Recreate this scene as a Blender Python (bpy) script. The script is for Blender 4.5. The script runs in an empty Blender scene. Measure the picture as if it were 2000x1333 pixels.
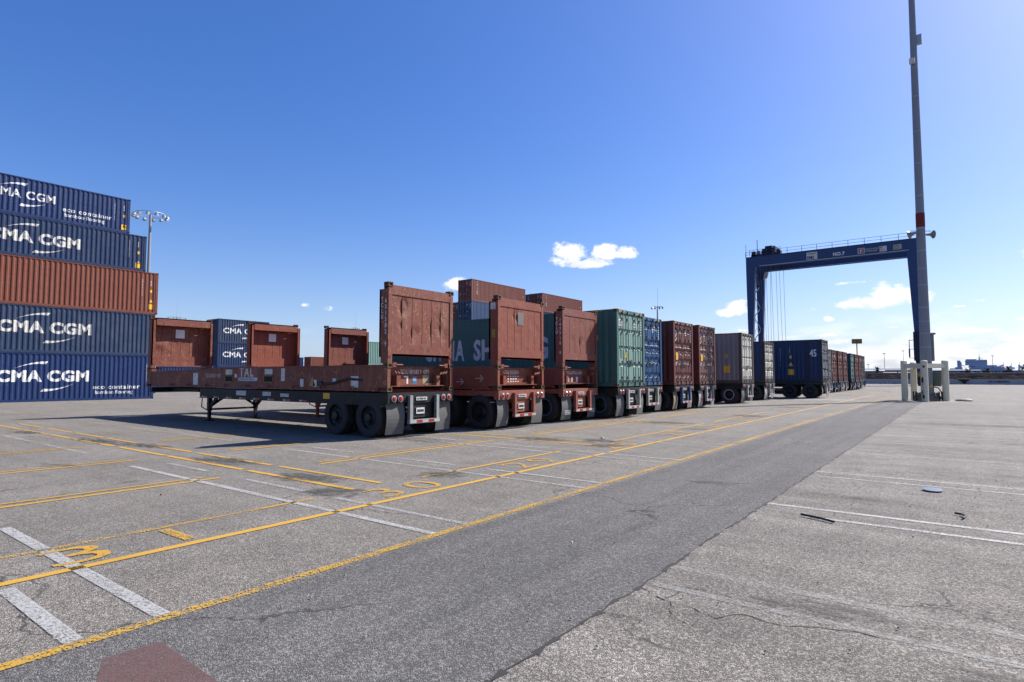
import bpy, bmesh, math, random
from mathutils import Vector, Matrix
random.seed(7)
R = math.radians
S = bpy.context.scene
COL = S.collection

# ------------------------------------------------------------------ camera
cam_d = bpy.data.cameras.new("camera"); cam = bpy.data.objects.new("camera", cam_d); COL.objects.link(cam)
cam_d.sensor_width = 36; cam_d.lens = 1157 / 2000 * 36; cam_d.clip_start = .1; cam_d.clip_end = 8000
cam.location = (0, 0, 1.6)
cam.rotation_euler = (R(90 + 3.41), 0, R(37.15))
S.camera = cam

# ------------------------------------------------------------------ world
SUN_AZ, SUN_EL = 27.0, 43.5            # azimuth clockwise from +Y
W = bpy.data.worlds.new("World"); S.world = W; W.use_nodes = True
nt = W.node_tree; nt.nodes.clear(); N = nt.nodes; Lk = nt.links
def wn(t, **k):
    n = N.new(t)
    for a, b in k.items(): setattr(n, a, b)
    return n
def link(a, b): Lk.new(a, b)
def wm(op, a, b=None, c=None, clamp=False):
    n = N.new('ShaderNodeMath'); n.operation = op; n.use_clamp = clamp
    for i, v in enumerate((a, b, c)):
        if v is None: continue
        if isinstance(v, (int, float)): n.inputs[i].default_value = v
        else: Lk.new(v, n.inputs[i])
    return n.outputs[0]
sky = wn('ShaderNodeTexSky', sky_type='NISHITA', sun_disc=False, sun_elevation=R(SUN_EL), sun_rotation=R(SUN_AZ),
         altitude=0, air_density=1.0, dust_density=1.15, ozone_density=3.5)
tc = wn('ShaderNodeTexCoord'); D = tc.outputs['Generated']
sep = wn('ShaderNodeSeparateXYZ'); link(D, sep.inputs[0])
hsv = wn('ShaderNodeHueSaturation'); hsv.inputs['Hue'].default_value = .508; hsv.inputs['Saturation'].default_value = 1.36
hsv.inputs['Value'].default_value = 1.1
link(sky.outputs[0], hsv.inputs['Color'])
CLOUDS = [(-31.66, 11.45, 1.75, 1.5, 1), (-27.97, 11.7, 1.45, 0.95, 1), (-26.37, 11.55, 1.3, 0.7, 1), (-29.69, 10.7, 2.6, 0.55, 1),
 (-6.0, 6.0, 2.3, 0.75, 1), (-4.3, 6.5, 1.8, 1.15, 1), (-2.6, 6.2, 1.2, .8, .9), (-16.2, 6.1, 1.2, 0.95, 1), (-17.2, 5.7, 1.0, 0.5, 1), (-42.6, 8.7, 1.5, 0.9, .9),
 (-56.32, 6.47, 0.7, 0.3, .5), (-54.51, 6.16, 0.7, 0.42, .8), (-7.26, 7.83, 1.9, 0.26, .45), (-8.91, 4.86, 0.6, 0.35, .7),
 (-9.86, 5.79, 0.6, 0.24, .5), (-9.06, 3.51, 1.6, 0.44, .6), (-8.39, 2.93, 2.2, 0.42, .6), (0.9, 3.45, 2.0, 0.34, .8),
 (0.03, 5.39, 0.6, 0.16, .7), (1.29, 5.76, 1.0, 0.27, .4), (3.63, 4.18, 0.7, 0.25, .6), (3.34, 3.41, 0.6, 0.25, .5),
 (-15.67, 4.12, 0.9, 0.25, .7), (-56.22, 1.42, 1.3, 0.3, .6), (-4.29, 3.97, 0.8, 0.21, .4), (-1.07, 4.14, 0.6, 0.18, .4),
 (-3.6, 4.9, .6, .2, .4), (8, 9, 4, .9, .9), (18, 12, 6, 2, 1), (-75, 7, 5, 1.2, .9), (40, 8, 6, 1.6, 1), (-95, 9, 6, 2, 1), (120, 12, 9, 3, 1), (-150, 9, 8, 2, 1)]
nz = wn('ShaderNodeTexNoise'); nz.inputs['Scale'].default_value = 46; nz.inputs['Detail'].default_value = 9; nz.inputs['Roughness'].default_value = .68
mp = wn('ShaderNodeMapping'); mp.inputs['Scale'].default_value = (1, 1, 1.5); link(D, mp.inputs[0]); link(mp.outputs[0], nz.inputs[0])
nz2 = wn('ShaderNodeTexNoise'); nz2.inputs['Scale'].default_value = 16; nz2.inputs['Detail'].default_value = 7
link(mp.outputs[0], nz2.inputs[0])
acc = None; low = None
for az, el, wa, we, op in CLOUDS:
    a, e = R(az), R(el)
    c = Vector((math.sin(a) * math.cos(e), math.cos(a) * math.cos(e), math.sin(e)))
    r = Vector((math.cos(a), -math.sin(a), 0)); u = r.cross(c)
    def dot(v):
        n = N.new('ShaderNodeVectorMath'); n.operation = 'DOT_PRODUCT'; Lk.new(D, n.inputs[0]); n.inputs[1].default_value = v
        return n.outputs['Value']
    x = dot(r / math.radians(wa)); y = dot(u / math.radians(we)); z = dot(c)
    ydn = wm('MULTIPLY', wm('MINIMUM', y, 0), 1.5)                     # flatter bases
    yy = wm('ADD', wm('MAXIMUM', y, 0), ydn)
    rr = wm('ADD', wm('MULTIPLY', x, x), wm('MULTIPLY', yy, yy))
    val = wm('SUBTRACT', op, wm('MULTIPLY', rr, .75))
    val = wm('SUBTRACT', val, wm('MULTIPLY', wm('LESS_THAN', z, 0), 50))
    acc = val if acc is None else wm('MAXIMUM', acc, val)
    # shade: how far below the middle of its cloud
    sh = wm('MULTIPLY', wm('GREATER_THAN', val, -.6), wm('MULTIPLY', y, -1))
    low = sh if low is None else wm('MAXIMUM', low, sh)
cv = wm('ADD', acc, wm('MULTIPLY', wm('SUBTRACT', nz.outputs[0], .5), 2.9))
mask = N.new('ShaderNodeMapRange'); mask.interpolation_type = 'SMOOTHSTEP'
mask.inputs['From Min'].default_value = .12; mask.inputs['From Max'].default_value = .85
link(cv, mask.inputs['Value'])
# low cloud banks toward the horizon, fuller toward the sun side (east)
el_n = sep.outputs['Z']
band = wm('MULTIPLY', wm('SUBTRACT', 1, wm('DIVIDE', wm('ABSOLUTE', wm('SUBTRACT', el_n, .028)), .07), clamp=True), 1.0, clamp=True)
mp2 = wn('ShaderNodeMapping'); mp2.inputs['Scale'].default_value = (1, 1, 3.2); link(D, mp2.inputs[0])
nz3 = wn('ShaderNodeTexNoise'); nz3.inputs['Scale'].default_value = 17; nz3.inputs['Detail'].default_value = 9; nz3.inputs['Roughness'].default_value = .6
link(mp2.outputs[0], nz3.inputs[0])
east = wm('ADD', wm('MULTIPLY', wm('ADD', sep.outputs['X'], .42), 2.4, clamp=True), .15, clamp=True)
bv = wm('ADD', wm('MULTIPLY', wm('SUBTRACT', nz3.outputs[0], .455), 6.5), wm('SUBTRACT', wm('MULTIPLY', band, east), .35))
bm_ = wm('MULTIPLY', wm('MULTIPLY', bv, 1.2, clamp=True), wm('MULTIPLY', band, wm('MULTIPLY', east, 1.1), clamp=True), clamp=True)
allm = wm('MAXIMUM', mask.outputs[0], wm('MULTIPLY', bm_, .78))
shade = wm('ADD', wm('MULTIPLY', wm('MULTIPLY', low, .45), 1, clamp=True), wm('MULTIPLY', wm('SUBTRACT', nz2.outputs[0], .45), 1.4), clamp=True)
cc = wn('ShaderNodeMix', data_type='RGBA'); cc.inputs[6].default_value = (10.6, 10.7, 11.0, 1); cc.inputs[7].default_value = (6.0, 6.5, 7.6, 1)
link(shade, cc.inputs[0])
# thin aerial veil toward the horizon
veil = wm('MULTIPLY', wm('POWER', wm('SUBTRACT', 1, wm('MAXIMUM', el_n, 0)), 8), .55, clamp=True)
vm = wn('ShaderNodeMix', data_type='RGBA'); link(veil, vm.inputs[0]); lift = N.new('ShaderNodeVectorMath'); lift.operation = 'ADD'; gain = N.new('ShaderNodeVectorMath'); gain.operation = 'MULTIPLY'; link(hsv.outputs[0], gain.inputs[0]); gain.inputs[1].default_value = (1.06, 1.06, 1.18)
link(gain.outputs[0], lift.inputs[0]); lift.inputs[1].default_value = (.30, .45, 1.1)
link(lift.outputs[0], vm.inputs[6]); vm.inputs[7].default_value = (5.7, 7.2, 9.9, 1)
fin = wn('ShaderNodeMix', data_type='RGBA'); link(allm, fin.inputs[0]); link(vm.outputs[2], fin.inputs[6]); link(cc.outputs[2], fin.inputs[7])
bg = wn('ShaderNodeBackground'); bg.inputs['Strength'].default_value = .055; link(fin.outputs[2], bg.inputs['Color'])
wo = wn('ShaderNodeOutputWorld'); link(bg.outputs[0], wo.inputs[0])

# ------------------------------------------------------------------ sun, exposure
sd = bpy.data.lights.new("sun", 'SUN'); sd.energy = 5.0; sd.angle = R(.53); sd.color = (1, .95, .88)
so = bpy.data.objects.new("sun", sd); COL.objects.link(so)
sv = Vector((math.sin(R(SUN_AZ)) * math.cos(R(SUN_EL)), math.cos(R(SUN_AZ)) * math.cos(R(SUN_EL)), math.sin(R(SUN_EL))))
so.rotation_euler = sv.to_track_quat('Z', 'Y').to_euler()
S.view_settings.view_transform = 'Standard'; S.view_settings.look = 'None'; S.view_settings.exposure = 1.0; S.view_settings.gamma = 1
S.render.engine = 'CYCLES'; S.cycles.use_denoising = True; S.cycles.max_bounces = 6; S.cycles.transparent_max_bounces = 16

# ------------------------------------------------------------------ materials
MC = {}
KA = .62          # one reflectance scale for every surface, paired with the exposure above
def newmat(name):
    m = bpy.data.materials.new(name); m.use_nodes = True; m.node_tree.nodes.clear(); return m
class NT:
    def __init__(s, m): s.t = m.node_tree
    def n(s, t, ins=None, **k):
        n = s.t.nodes.new(t)
        for a, b in k.items(): setattr(n, a, b)
        for a, b in (ins or {}).items():
            if hasattr(b, 'is_output'): s.t.links.new(b, n.inputs[a])
            else: n.inputs[a].default_value = b
        return n
    def m(s, op, a, b=None, clamp=False):
        n = s.t.nodes.new('ShaderNodeMath'); n.operation = op; n.use_clamp = clamp
        for i, v in enumerate((a, b)):
            if v is None: continue
            if isinstance(v, (int, float)): n.inputs[i].default_value = v
            else: s.t.links.new(v, n.inputs[i])
        return n.outputs[0]
    def mix(s, f, a, b):
        n = s.t.nodes.new('ShaderNodeMix'); n.data_type = 'RGBA'
        for i, v in ((0, f), (6, a), (7, b)):
            if hasattr(v, 'is_output'): s.t.links.new(v, n.inputs[i])
            elif i == 0: n.inputs[i].default_value = v
            else: n.inputs[i].default_value = (*v, 1) if len(v) == 3 else v
        return n.outputs[2]
    def ramp(s, f, lo, hi):
        n = s.t.nodes.new('ShaderNodeMapRange'); n.interpolation_type = 'SMOOTHSTEP'
        n.inputs['From Min'].default_value = lo; n.inputs['From Max'].default_value = hi
        s.t.links.new(f, n.inputs['Value']); return n.outputs[0]
    def noise(s, vec, sc, det=5, rough=.55):
        n = s.t.nodes.new('ShaderNodeTexNoise'); n.inputs['Scale'].default_value = sc; n.inputs['Detail'].default_value = det
        n.inputs['Roughness'].default_value = rough; s.t.links.new(vec, n.inputs['Vector']); return n.outputs[0]
    def out(s, sh): 
        o = s.t.nodes.new('ShaderNodeOutputMaterial'); s.t.links.new(sh, o.inputs[0])
    def objvec(s, scale=(1, 1, 1), rnd=True):
        t = s.n('ShaderNodeTexCoord'); v = t.outputs['Object']
        if rnd:
            oi = s.n('ShaderNodeObjectInfo'); r = s.m('MULTIPLY', oi.outputs['Random'], 37.0)
            c = s.n('ShaderNodeCombineXYZ', {0: r, 1: r, 2: r})
            a = s.n('ShaderNodeVectorMath', {0: v, 1: c.outputs[0]}, operation='ADD'); v = a.outputs[0]
        mpp = s.n('ShaderNodeMapping', {'Scale': scale}); s.t.links.new(v, mpp.inputs[0]); return mpp.outputs[0]
RUST = (.10, .036, .017)
def paint(name, rgb, rough=.5, rust=.15, fade=.25, metal=0, bump=.3, streak=.35, scratch=0):
    key = ('p', name)
    if key in MC: return MC[key]
    rgb = tuple(c * KA for c in rgb); m = newmat(name); T = NT(m)
    v = T.objvec(); vs = T.objvec((7, 7, .5))
    n1 = T.noise(v, 1.1, 6); n2 = T.noise(vs, 1.6, 6, .65); n3 = T.noise(v, 7, 8, .68); n4 = T.noise(v, 40, 4)
    fd = tuple(min(1, c * .9 + .022) for c in rgb)
    c = T.mix(T.m('MULTIPLY', T.ramp(n1, .35, .75), fade * 1.3), rgb, fd)
    c = T.mix(T.m('MULTIPLY', T.ramp(n2, .5, .78), streak), c, tuple(x * .45 for x in rgb))
    c = T.mix(T.m('MULTIPLY', T.ramp(n4, .45, .8), .12), c, fd)
    th = .74 - rust * .28
    c = T.mix(T.ramp(n3, th, th + .07), c, RUST)
    c = T.mix(T.m('MULTIPLY', T.ramp(T.m('MULTIPLY', n2, n3), .40 - rust * .12, .52), min(1, rust * 1.6)), c, (.14, .058, .027))
    if scratch:
        nq = T.noise(T.objvec((1, 1, 1.0)), 2.3, 3, .5); nr = T.noise(T.objvec((1, 3.5, .8)), 1.4, 2, .5); ng = T.noise(v, 1.9, 3)
        for nn, w_ in ((nq, .006), (nr, .005)):
            e = T.m('SUBTRACT', 1, T.ramp(T.m('ABSOLUTE', T.m('SUBTRACT', nn, .52)), w_ * .3, w_))
            c = T.mix(T.m('MULTIPLY', T.m('MULTIPLY', e, T.ramp(ng, .42, .56)), .8 * scratch, clamp=True), c, (.36, .2, .1))
        c = T.mix(T.m('MULTIPLY', T.ramp(T.noise(T.objvec((3, 3, .6)), 1.3, 7, .7), .52, .72), .5 * scratch), c, (.22, .12, .075))
    bmp = T.n('ShaderNodeBump', {'Height': T.m('ADD', n3, T.m('MULTIPLY', n1, 2.0)), 'Strength': bump, 'Distance': .05})
    rg = T.m('ADD', T.m('MULTIPLY', n3, .3), rough - .05)
    b = T.n('ShaderNodeBsdfPrincipled', {'Base Color': c, 'Roughness': rg, 'Metallic': metal, 'Normal': bmp.outputs[0]}); b.inputs['Specular IOR Level'].default_value = .3
    T.out(b.outputs[0]); MC[key] = m; return m
def plain(name, rgb, rough=.6, metal=0, var=.2, emit=None):
    key = ('s', name)
    if key in MC: return MC[key]
    rgb = tuple(c * KA for c in rgb); m = newmat(name); T = NT(m); v = T.objvec()
    n = T.noise(v, 9, 6, .6)
    c = T.mix(T.m('MULTIPLY', T.ramp(n, .35, .75), var * 2), rgb, tuple(x * .5 for x in rgb))
    b = T.n('ShaderNodeBsdfPrincipled', {'Base Color': c, 'Roughness': rough, 'Metallic': metal})
    T.out(b.outputs[0]); MC[key] = m; return m
def asphalt(name, dark, mid, light, patch=.35, tint=(1, 1, 1), streaky=.0, lane=.06):
    dark, mid, light = [tuple(c * KA for c in q) for q in (dark, mid, light)]
    m = newmat(name); T = NT(m); v = T.objvec(rnd=False)
    # stone chips
    vo = T.n('ShaderNodeTexVoronoi', {'Vector': v, 'Scale': 125}); rndc = T.n('ShaderNodeSeparateColor', {0: vo.outputs['Color']}).outputs[0]
    vo2 = T.n('ShaderNodeTexVoronoi', {'Vector': v, 'Scale': 60}); r2 = T.n('ShaderNodeSeparateColor', {0: vo2.outputs['Color']}).outputs[1]
    c = T.mix(T.ramp(rndc, .15, .75), dark, mid)
    c = T.mix(T.ramp(rndc, .72, .95), c, light)
    c = T.mix(T.m('MULTIPLY', T.ramp(r2, .8, .95), .6), c, tuple(x * 1.1 for x in light))
    gap = T.ramp(vo.outputs['Distance'], .55, .95)
    c = T.mix(T.m('MULTIPLY', gap, .75), c, tuple(x * .45 for x in dark))
    nA = T.noise(v, .35, 8, .6); nB = T.noise(v, 3.5, 8, .65); nC = T.noise(T.objvec((.25, 2.2, 1), False), 1.0, 7, .6)
    sc = T.n('ShaderNodeMapRange', {'Value': nA, 'From Min': .3, 'From Max': .7, 'To Min': 1 - patch * .45, 'To Max': 1 + patch * .4}).outputs[0]
    sb = T.n('ShaderNodeMapRange', {'Value': nB, 'From Min': .3, 'From Max': .7, 'To Min': 1 - patch * .3, 'To Max': 1 + patch * .25}).outputs[0]
    sC = T.n('ShaderNodeMapRange', {'Value': nC, 'From Min': .35, 'From Max': .65, 'To Min': 1 - streaky, 'To Max': 1 + streaky}).outputs[0]
    nD = T.noise(T.objvec((2.4, .12, 1), False), 1.0, 7, .62)
    sD = T.n('ShaderNodeMapRange', {'Value': nD, 'From Min': .35, 'From Max': .65, 'To Min': 1 - lane, 'To Max': 1 + lane}).outputs[0]
    k = T.m('MULTIPLY', T.m('MULTIPLY', T.m('MULTIPLY', sc, sb), sC), sD)
    kk = T.n('ShaderNodeCombineXYZ', {0: T.m('MULTIPLY', k, tint[0]), 1: T.m('MULTIPLY', k, tint[1]), 2: T.m('MULTIPLY', k, tint[2])})
    cm = T.n('ShaderNodeVectorMath', {0: c, 1: kk.outputs[0]}, operation='MULTIPLY').outputs[0]
    # hairline cracks
    vw = T.n('ShaderNodeVectorMath', {0: v, 1: T.n('ShaderNodeTexNoise', {'Vector': v, 'Scale': 1.6, 'Detail': 6}).outputs['Color']}, operation='ADD').outputs[0]
    cr = T.n('ShaderNodeTexVoronoi', {'Vector': vw, 'Scale': .32}, feature='DISTANCE_TO_EDGE').outputs[0]
    crm = T.m('MULTIPLY', T.m('SUBTRACT', 1, T.ramp(cr, .0012, .006)), T.ramp(nA, .46, .58))
    cm = T.mix(T.m('MULTIPLY', crm, .8), cm, (.03, .028, .027))
    hgt = T.m('ADD', T.m('MULTIPLY', vo.outputs['Distance'], -1.0), T.m('MULTIPLY', rndc, .5))
    bmp = T.n('ShaderNodeBump', {'Height': hgt, 'Strength': .8, 'Distance': .008})
    b = T.n('ShaderNodeBsdfPrincipled', {'Base Color': cm, 'Roughness': .88, 'Normal': bmp.outputs[0]}); b.inputs['Specular IOR Level'].default_value = .25
    T.out(b.outputs[0]); return m
def roadpaint(name, rgb, cover=.75, sc=60, soft=.12, dirt=.35):
    rgb = tuple(c * KA * 1.1 for c in rgb); m = newmat(name); T = NT(m); v = T.objvec(rnd=False)
    n = T.noise(v, sc, 6, .7); nb = T.noise(v, 1.7, 6, .6); vo = T.n('ShaderNodeTexVoronoi', {'Vector': v, 'Scale': 95})
    chip = T.n('ShaderNodeSeparateColor', {0: vo.outputs['Color']}).outputs[0]
    s = T.m('ADD', T.m('MULTIPLY', n, .55), T.m('ADD', T.m('MULTIPLY', chip, .25), T.m('MULTIPLY', nb, .55)))
    t = .98 - cover * .62
    a = T.ramp(s, t - soft, t + soft)
    c = T.mix(T.m('MULTIPLY', T.ramp(nb, .4, .75), dirt), rgb, tuple(x * .55 for x in rgb))
    c = T.mix(T.m('MULTIPLY', chip, .25), c, tuple(x * .6 for x in rgb))
    b = T.n('ShaderNodeBsdfPrincipled', {'Base Color': c, 'Roughness': .75}); tr = T.n('ShaderNodeBsdfTransparent')
    mx = T.n('ShaderNodeMixShader', {0: a}); T.t.links.new(tr.outputs[0], mx.inputs[1]); T.t.links.new(b.outputs[0], mx.inputs[2])
    T.out(mx.outputs[0]); return m
def stainmat(name, rgb=(.03, .028, .026), dens=.62):
    m = newmat(name); T = NT(m)
    g = T.n('ShaderNodeTexCoord').outputs['Generated']
    s1 = T.n('ShaderNodeSeparateXYZ', {0: g})
    x = T.m('MULTIPLY', T.m('SUBTRACT', s1.outputs[0], .5), 2); y = T.m('MULTIPLY', T.m('SUBTRACT', s1.outputs[1], .5), 2)
    r = T.m('SUBTRACT', 1, T.m('ADD', T.m('MULTIPLY', x, x), T.m('MULTIPLY', y, y)), clamp=True)
    v = T.objvec((1.2, 4, 1)); n = T.noise(v, 3.2, 10, .74)
    a = T.m('MULTIPLY', T.m('MULTIPLY', T.ramp(T.m('ADD', n, T.m('MULTIPLY', r, .22)), .62, .74), T.ramp(r, 0, .5), clamp=True), dens)
    b = T.n('ShaderNodeBsdfPrincipled', {'Base Color': (*rgb, 1), 'Roughness': .8}); tr = T.n('ShaderNodeBsdfTransparent')
    mx = T.n('ShaderNodeMixShader', {0: a}); T.t.links.new(tr.outputs[0], mx.inputs[1]); T.t.links.new(b.outputs[0], mx.inputs[2])
    T.out(mx.outputs[0]); return m

# ------------------------------------------------------------------ mesh helpers
class MB:
    def __init__(s): s.v = []; s.f = []
    def face(s, pts):
        i = len(s.v); s.v += [tuple(p) for p in pts]; s.f.append(tuple(range(i, i + len(pts)))); return s
    def raw(s, v, f):
        i = len(s.v); s.v += [tuple(p) for p in v]; s.f += [tuple(a + i for a in q) for q in f]; return s
    def box(s, x0, x1, y0, y1, z0, z1):
        return s.raw([(x0, y0, z0), (x1, y0, z0), (x1, y1, z0), (x0, y1, z0), (x0, y0, z1), (x1, y0, z1), (x1, y1, z1), (x0, y1, z1)],
                     [(0, 3, 2, 1), (4, 5, 6, 7), (0, 1, 5, 4), (1, 2, 6, 5), (2, 3, 7, 6), (3, 0, 4, 7)])
    def loft(s, rings, cap=True):
        n = len(rings[0]); b = len(s.v)
        for r in rings: s.v += [tuple(p) for p in r]
        for k in range(len(rings) - 1):
            for i in range(n):
                j = (i + 1) % n; s.f.append((b + k * n + i, b + k * n + j, b + (k + 1) * n + j, b + (k + 1) * n + i))
        if cap: s.f.append(tuple(b + i for i in reversed(range(n)))); s.f.append(tuple(b + (len(rings) - 1) * n + i for i in range(n)))
        return s
    def tube(s, p, q, r0, r1=None, n=8, cap=True):
        r1 = r0 if r1 is None else r1
        p, q = Vector(p), Vector(q); d = (q - p).normalized(); a = d.orthogonal().normalized(); b = d.cross(a)
        ring = lambda c, r: [c + (a * math.cos(t) + b * math.sin(t)) * r for t in (2 * math.pi * i / n for i in range(n))]
        return s.loft([ring(p, r0), ring(q, r1)], cap)
    def path(s, pts, r, n=6):
        for a, b in zip(pts, pts[1:]): s.tube(a, b, r, n=n)
        return s
    def lathe(s, prof, c, axis='Y', n=28, cap=True):
        # prof: (radius, offset along axis)
        rings = []
        for r, o in prof:
            ring = []
            for i in range(n):
                t = 2 * math.pi * i / n; a, b = r * math.cos(t), r * math.sin(t)
                ring.append((c[0] + a, c[1] + o, c[2] + b) if axis == 'Y' else (c[0] + a, c[1] + b, c[2] + o))
            rings.append(ring)
        return s.loft(rings, cap)
    def beam(s, p, q, w, h):   # rectangular bar, h along z-ish
        p, q = Vector(p), Vector(q); d = (q - p).normalized(); up = Vector((0, 0, 1))
        if abs(d.z) > .95: up = Vector((0, 1, 0))
        a = d.cross(up).normalized() * w / 2; b = a.cross(d).normalized() * h / 2
        return s.loft([[p + a + b, p - a + b, p - a - b, p + a - b], [q + a + b, q - a + b, q - a - b, q + a - b]])
    def prism(s, poly, axis, a, b):
        def P(p, t): return {'X': (t, p[0], p[1]), 'Y': (p[0], t, p[1]), 'Z': (p[0], p[1], t)}[axis]
        return s.loft([[P(p, a) for p in poly], [P(p, b) for p in poly]])
    def mesh(s, name, mat, smooth=False):
        m = bpy.data.meshes.new(name); m.from_pydata(s.v, [], s.f); m.materials.append(mat)
        bm = bmesh.new(); bm.from_mesh(m); bmesh.ops.recalc_face_normals(bm, faces=bm.faces); bm.to_mesh(m); bm.free()
        if smooth:
            for p in m.polygons: p.use_smooth = True
        m.update(); return m
def add(name, mesh, parent=None, loc=None, rot=None):
    o = bpy.data.objects.new(name, mesh); COL.objects.link(o)
    if parent: o.parent = parent
    if loc: o.location = loc
    if rot: o.rotation_euler = rot
    return o
MESHES = {}
def cached(key, fn):
    if key not in MESHES: MESHES[key] = fn()
    return MESHES[key]
def smoothed(me, ang=35):
    for p in me.polygons: p.use_smooth = True
    try: me.set_sharp_from_angle(angle=R(ang))
    except Exception: pass
    return me
def thing(name, label, cat, loc=(0, 0, 0), rz=0, group=None):
    o = bpy.data.objects.new(name, None); COL.objects.link(o); o.location = loc; o.rotation_euler = (0, 0, rz)
    o.empty_display_size = .3
    o['label'] = label; o['category'] = cat
    if group: o['group'] = group
    return o
def tag(o, label, cat, group=None):
    o['label'] = label; o['category'] = cat
    if group: o['group'] = group
    return o
def struct(o): o['kind'] = 'structure'; return o

# text
TC = {}
def textgeo(body, size=1, bold=0, sx=1, sp=1, align='LEFT', line=1.0):
    k = (body, bold, sx, sp, align, line)
    if k not in TC:
        cu = bpy.data.curves.new('lettering', 'FONT'); cu.body = body; cu.size = 1; cu.offset = bold; cu.align_x = align
        cu.space_character = sp; cu.space_line = line; cu.resolution_u = 3
        ob = bpy.data.objects.new('lettering', cu); me = bpy.data.meshes.new_from_object(ob)
        TC[k] = ([(v.co.x * sx, v.co.y) for v in me.vertices], [tuple(p.vertices) for p in me.polygons])
        bpy.data.objects.remove(ob); bpy.data.curves.remove(cu); bpy.data.meshes.remove(me)
    v, f = TC[k]; return [(a * size, b * size) for a, b in v], f
def swoosh(w, h, flip=False):
    # tapered arc stroke
    n = 16; top = []; bot = []
    for i in range(n + 1):
        t = i / n; x = (t - .5) * w; y = h * (1 - (1 - t) ** 2.0); th = .02 + .17 * t ** 1.3
        if i == n: th *= .25
        top.append((x, y)); bot.append((x - .02, y - th))
    v = top + bot[::-1]
    if flip: v = [(-a, -b) for a, b in v]
    m = 2 * (n + 1); return v, [(i, i + 1, m - 2 - i, m - 1 - i) for i in range(n)]
PITCH = .2785
def prof(s):
    t = (s % PITCH) / PITCH
    if t < .26: return 0
    if t < .5: return .036 * (t - .26) / .24
    if t < .76: return .036
    return .036 * (1 - (t - .76) / .24)
def breaks(a, b):
    out = []; k = math.floor(a / PITCH) - 1
    while k * PITCH < b + PITCH:
        for q in (0, .26, .5, .76):
            x = (k + q) * PITCH
            if a < x < b: out.append(x)
        k += 1
    return out
def letter(parent, geos, mat, org, u, v, nrm, corr=None, lift=.004, name='lettering'):
    """geos: list of (verts2d, faces, dx, dy); corr: function local-s -> inward depth where s = corr_s0 + corr_dir * x"""
    if len(geos) > 1 and name in ('sticker', 'warning_sticker', 'yellow_label', 'reflective_tape', 'chassis_plate'):
        return [letter(parent, [q], mat, org, u, v, nrm, corr, lift, name) for q in geos][0]
    bm = bmesh.new()
    for vs, fs, dx, dy in geos:
        bv = [bm.verts.new((a + dx, b + dy, 0)) for a, b in vs]
        for f in fs:
            try: bm.faces.new([bv[i] for i in f])
            except Exception: pass
    if corr:
        s0, sd = corr; xs = [w.co.x for w in bm.verts]; lo, hi = min(xs), max(xs)
        ss = sorted((s0 + sd * lo, s0 + sd * hi))
        for br in breaks(*ss):
            bmesh.ops.bisect_plane(bm, geom=bm.verts[:] + bm.edges[:] + bm.faces[:], plane_co=((br - s0) / sd, 0, 0), plane_no=(1, 0, 0))
    org, u, v, nrm = Vector(org), Vector(u), Vector(v), Vector(nrm)
    for w in bm.verts:
        d = prof(s0 + sd * w.co.x) if corr else 0
        w.co = org + u * w.co.x + v * w.co.y + nrm * (lift - d)
    me = bpy.data.meshes.new(name); bmesh.ops.recalc_face_normals(bm, faces=bm.faces); bm.to_mesh(me); bm.free(); me.materials.append(mat)
    return add(name, me, parent)

def rect2(w, h): return [(0, 0), (w, 0), (w, h), (0, h)], [(0, 1, 2, 3)]
def tri2(w): return [(0, 0), (w, 0), (w / 2, w * .92)], [(0, 1, 2)]

# ------------------------------------------------------------------ common materials
M_WHITE = plain('white_lettering', (.98, .98, .95), .6, var=.15)
M_LET2 = plain('weathered_lettering', (.82, .8, .73), .6, var=.35)
M_YEL = plain('yellow_marking', (1.0, .58, .02), .5)
M_BLK = plain('black_marking', (.015, .015, .015), .6)
M_TYRE = plain('tyre_rubber', (.04, .038, .037), .85, var=.35)
M_STEEL = plain('galvanised_steel', (.6, .61, .62), .45, .7)
M_ROD = plain('locking_rod_steel', (.3, .3, .29), .5, .4, var=.4)
M_RED = plain('red_lens', (.5, .012, .01), .2)
M_FLAP = plain('dusty_rubber', (.16, .157, .15), .8, var=.15)
M_DARK = plain('opening_shade_black', (.008, .008, .008), .9)  # near-black colour standing in for the shade inside openings
M_REDTAPE = plain('red_reflective_tape', (.45, .03, .03), .4)
M_WTAPE = plain('white_reflective_tape', (.6, .6, .58), .4)
M_STICK = plain('white_sticker', (.85, .85, .82), .5, var=.3)

# ------------------------------------------------------------------ ground
g1 = asphalt('aged_asphalt', (.15, .136, .12), (.275, .253, .226), (.48, .44, .39), .34, streaky=.07)
g2 = asphalt('darker_asphalt', (.10, .097, .094), (.175, .168, .162), (.32, .305, .29), .3, lane=.13)
g3 = asphalt('rough_asphalt', (.145, .132, .117), (.28, .26, .232), (.51, .47, .42), .46, streaky=.16)
def sheet(name, pts, z, mat, kind=True):
    m = MB(); m.face([(x, y, z) for x, y in pts]); o = add(name, m.mesh(name, mat))
    if kind: struct(o)
    return o
sheet('ground', [(-2500, -300), (2500, -300), (2500, 2500), (-2500, 2500)], 0, g1)
sheet('right_lot', [(-2.02, -30), (90, -30), (90, 144), (-2.02, 144)], .002, g3)
rg = random.Random(3)
edge = [(-2.02 + rg.uniform(-.014, .014) + .006 * math.sin(i * .21), -20 + i * .13) for i in range(int((46.2 + 20) / .13))]
m = MB()
le = [(-4.2, y) for x, y in edge]
for i in range(len(edge) - 1):
    m.face([(le[i][0], le[i][1], .004), (edge[i][0], edge[i][1], .004), (edge[i + 1][0], edge[i + 1][1], .004), (le[i + 1][0], le[i + 1][1], .004)])
struct(add('lane', m.mesh('lane', g2)))
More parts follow.
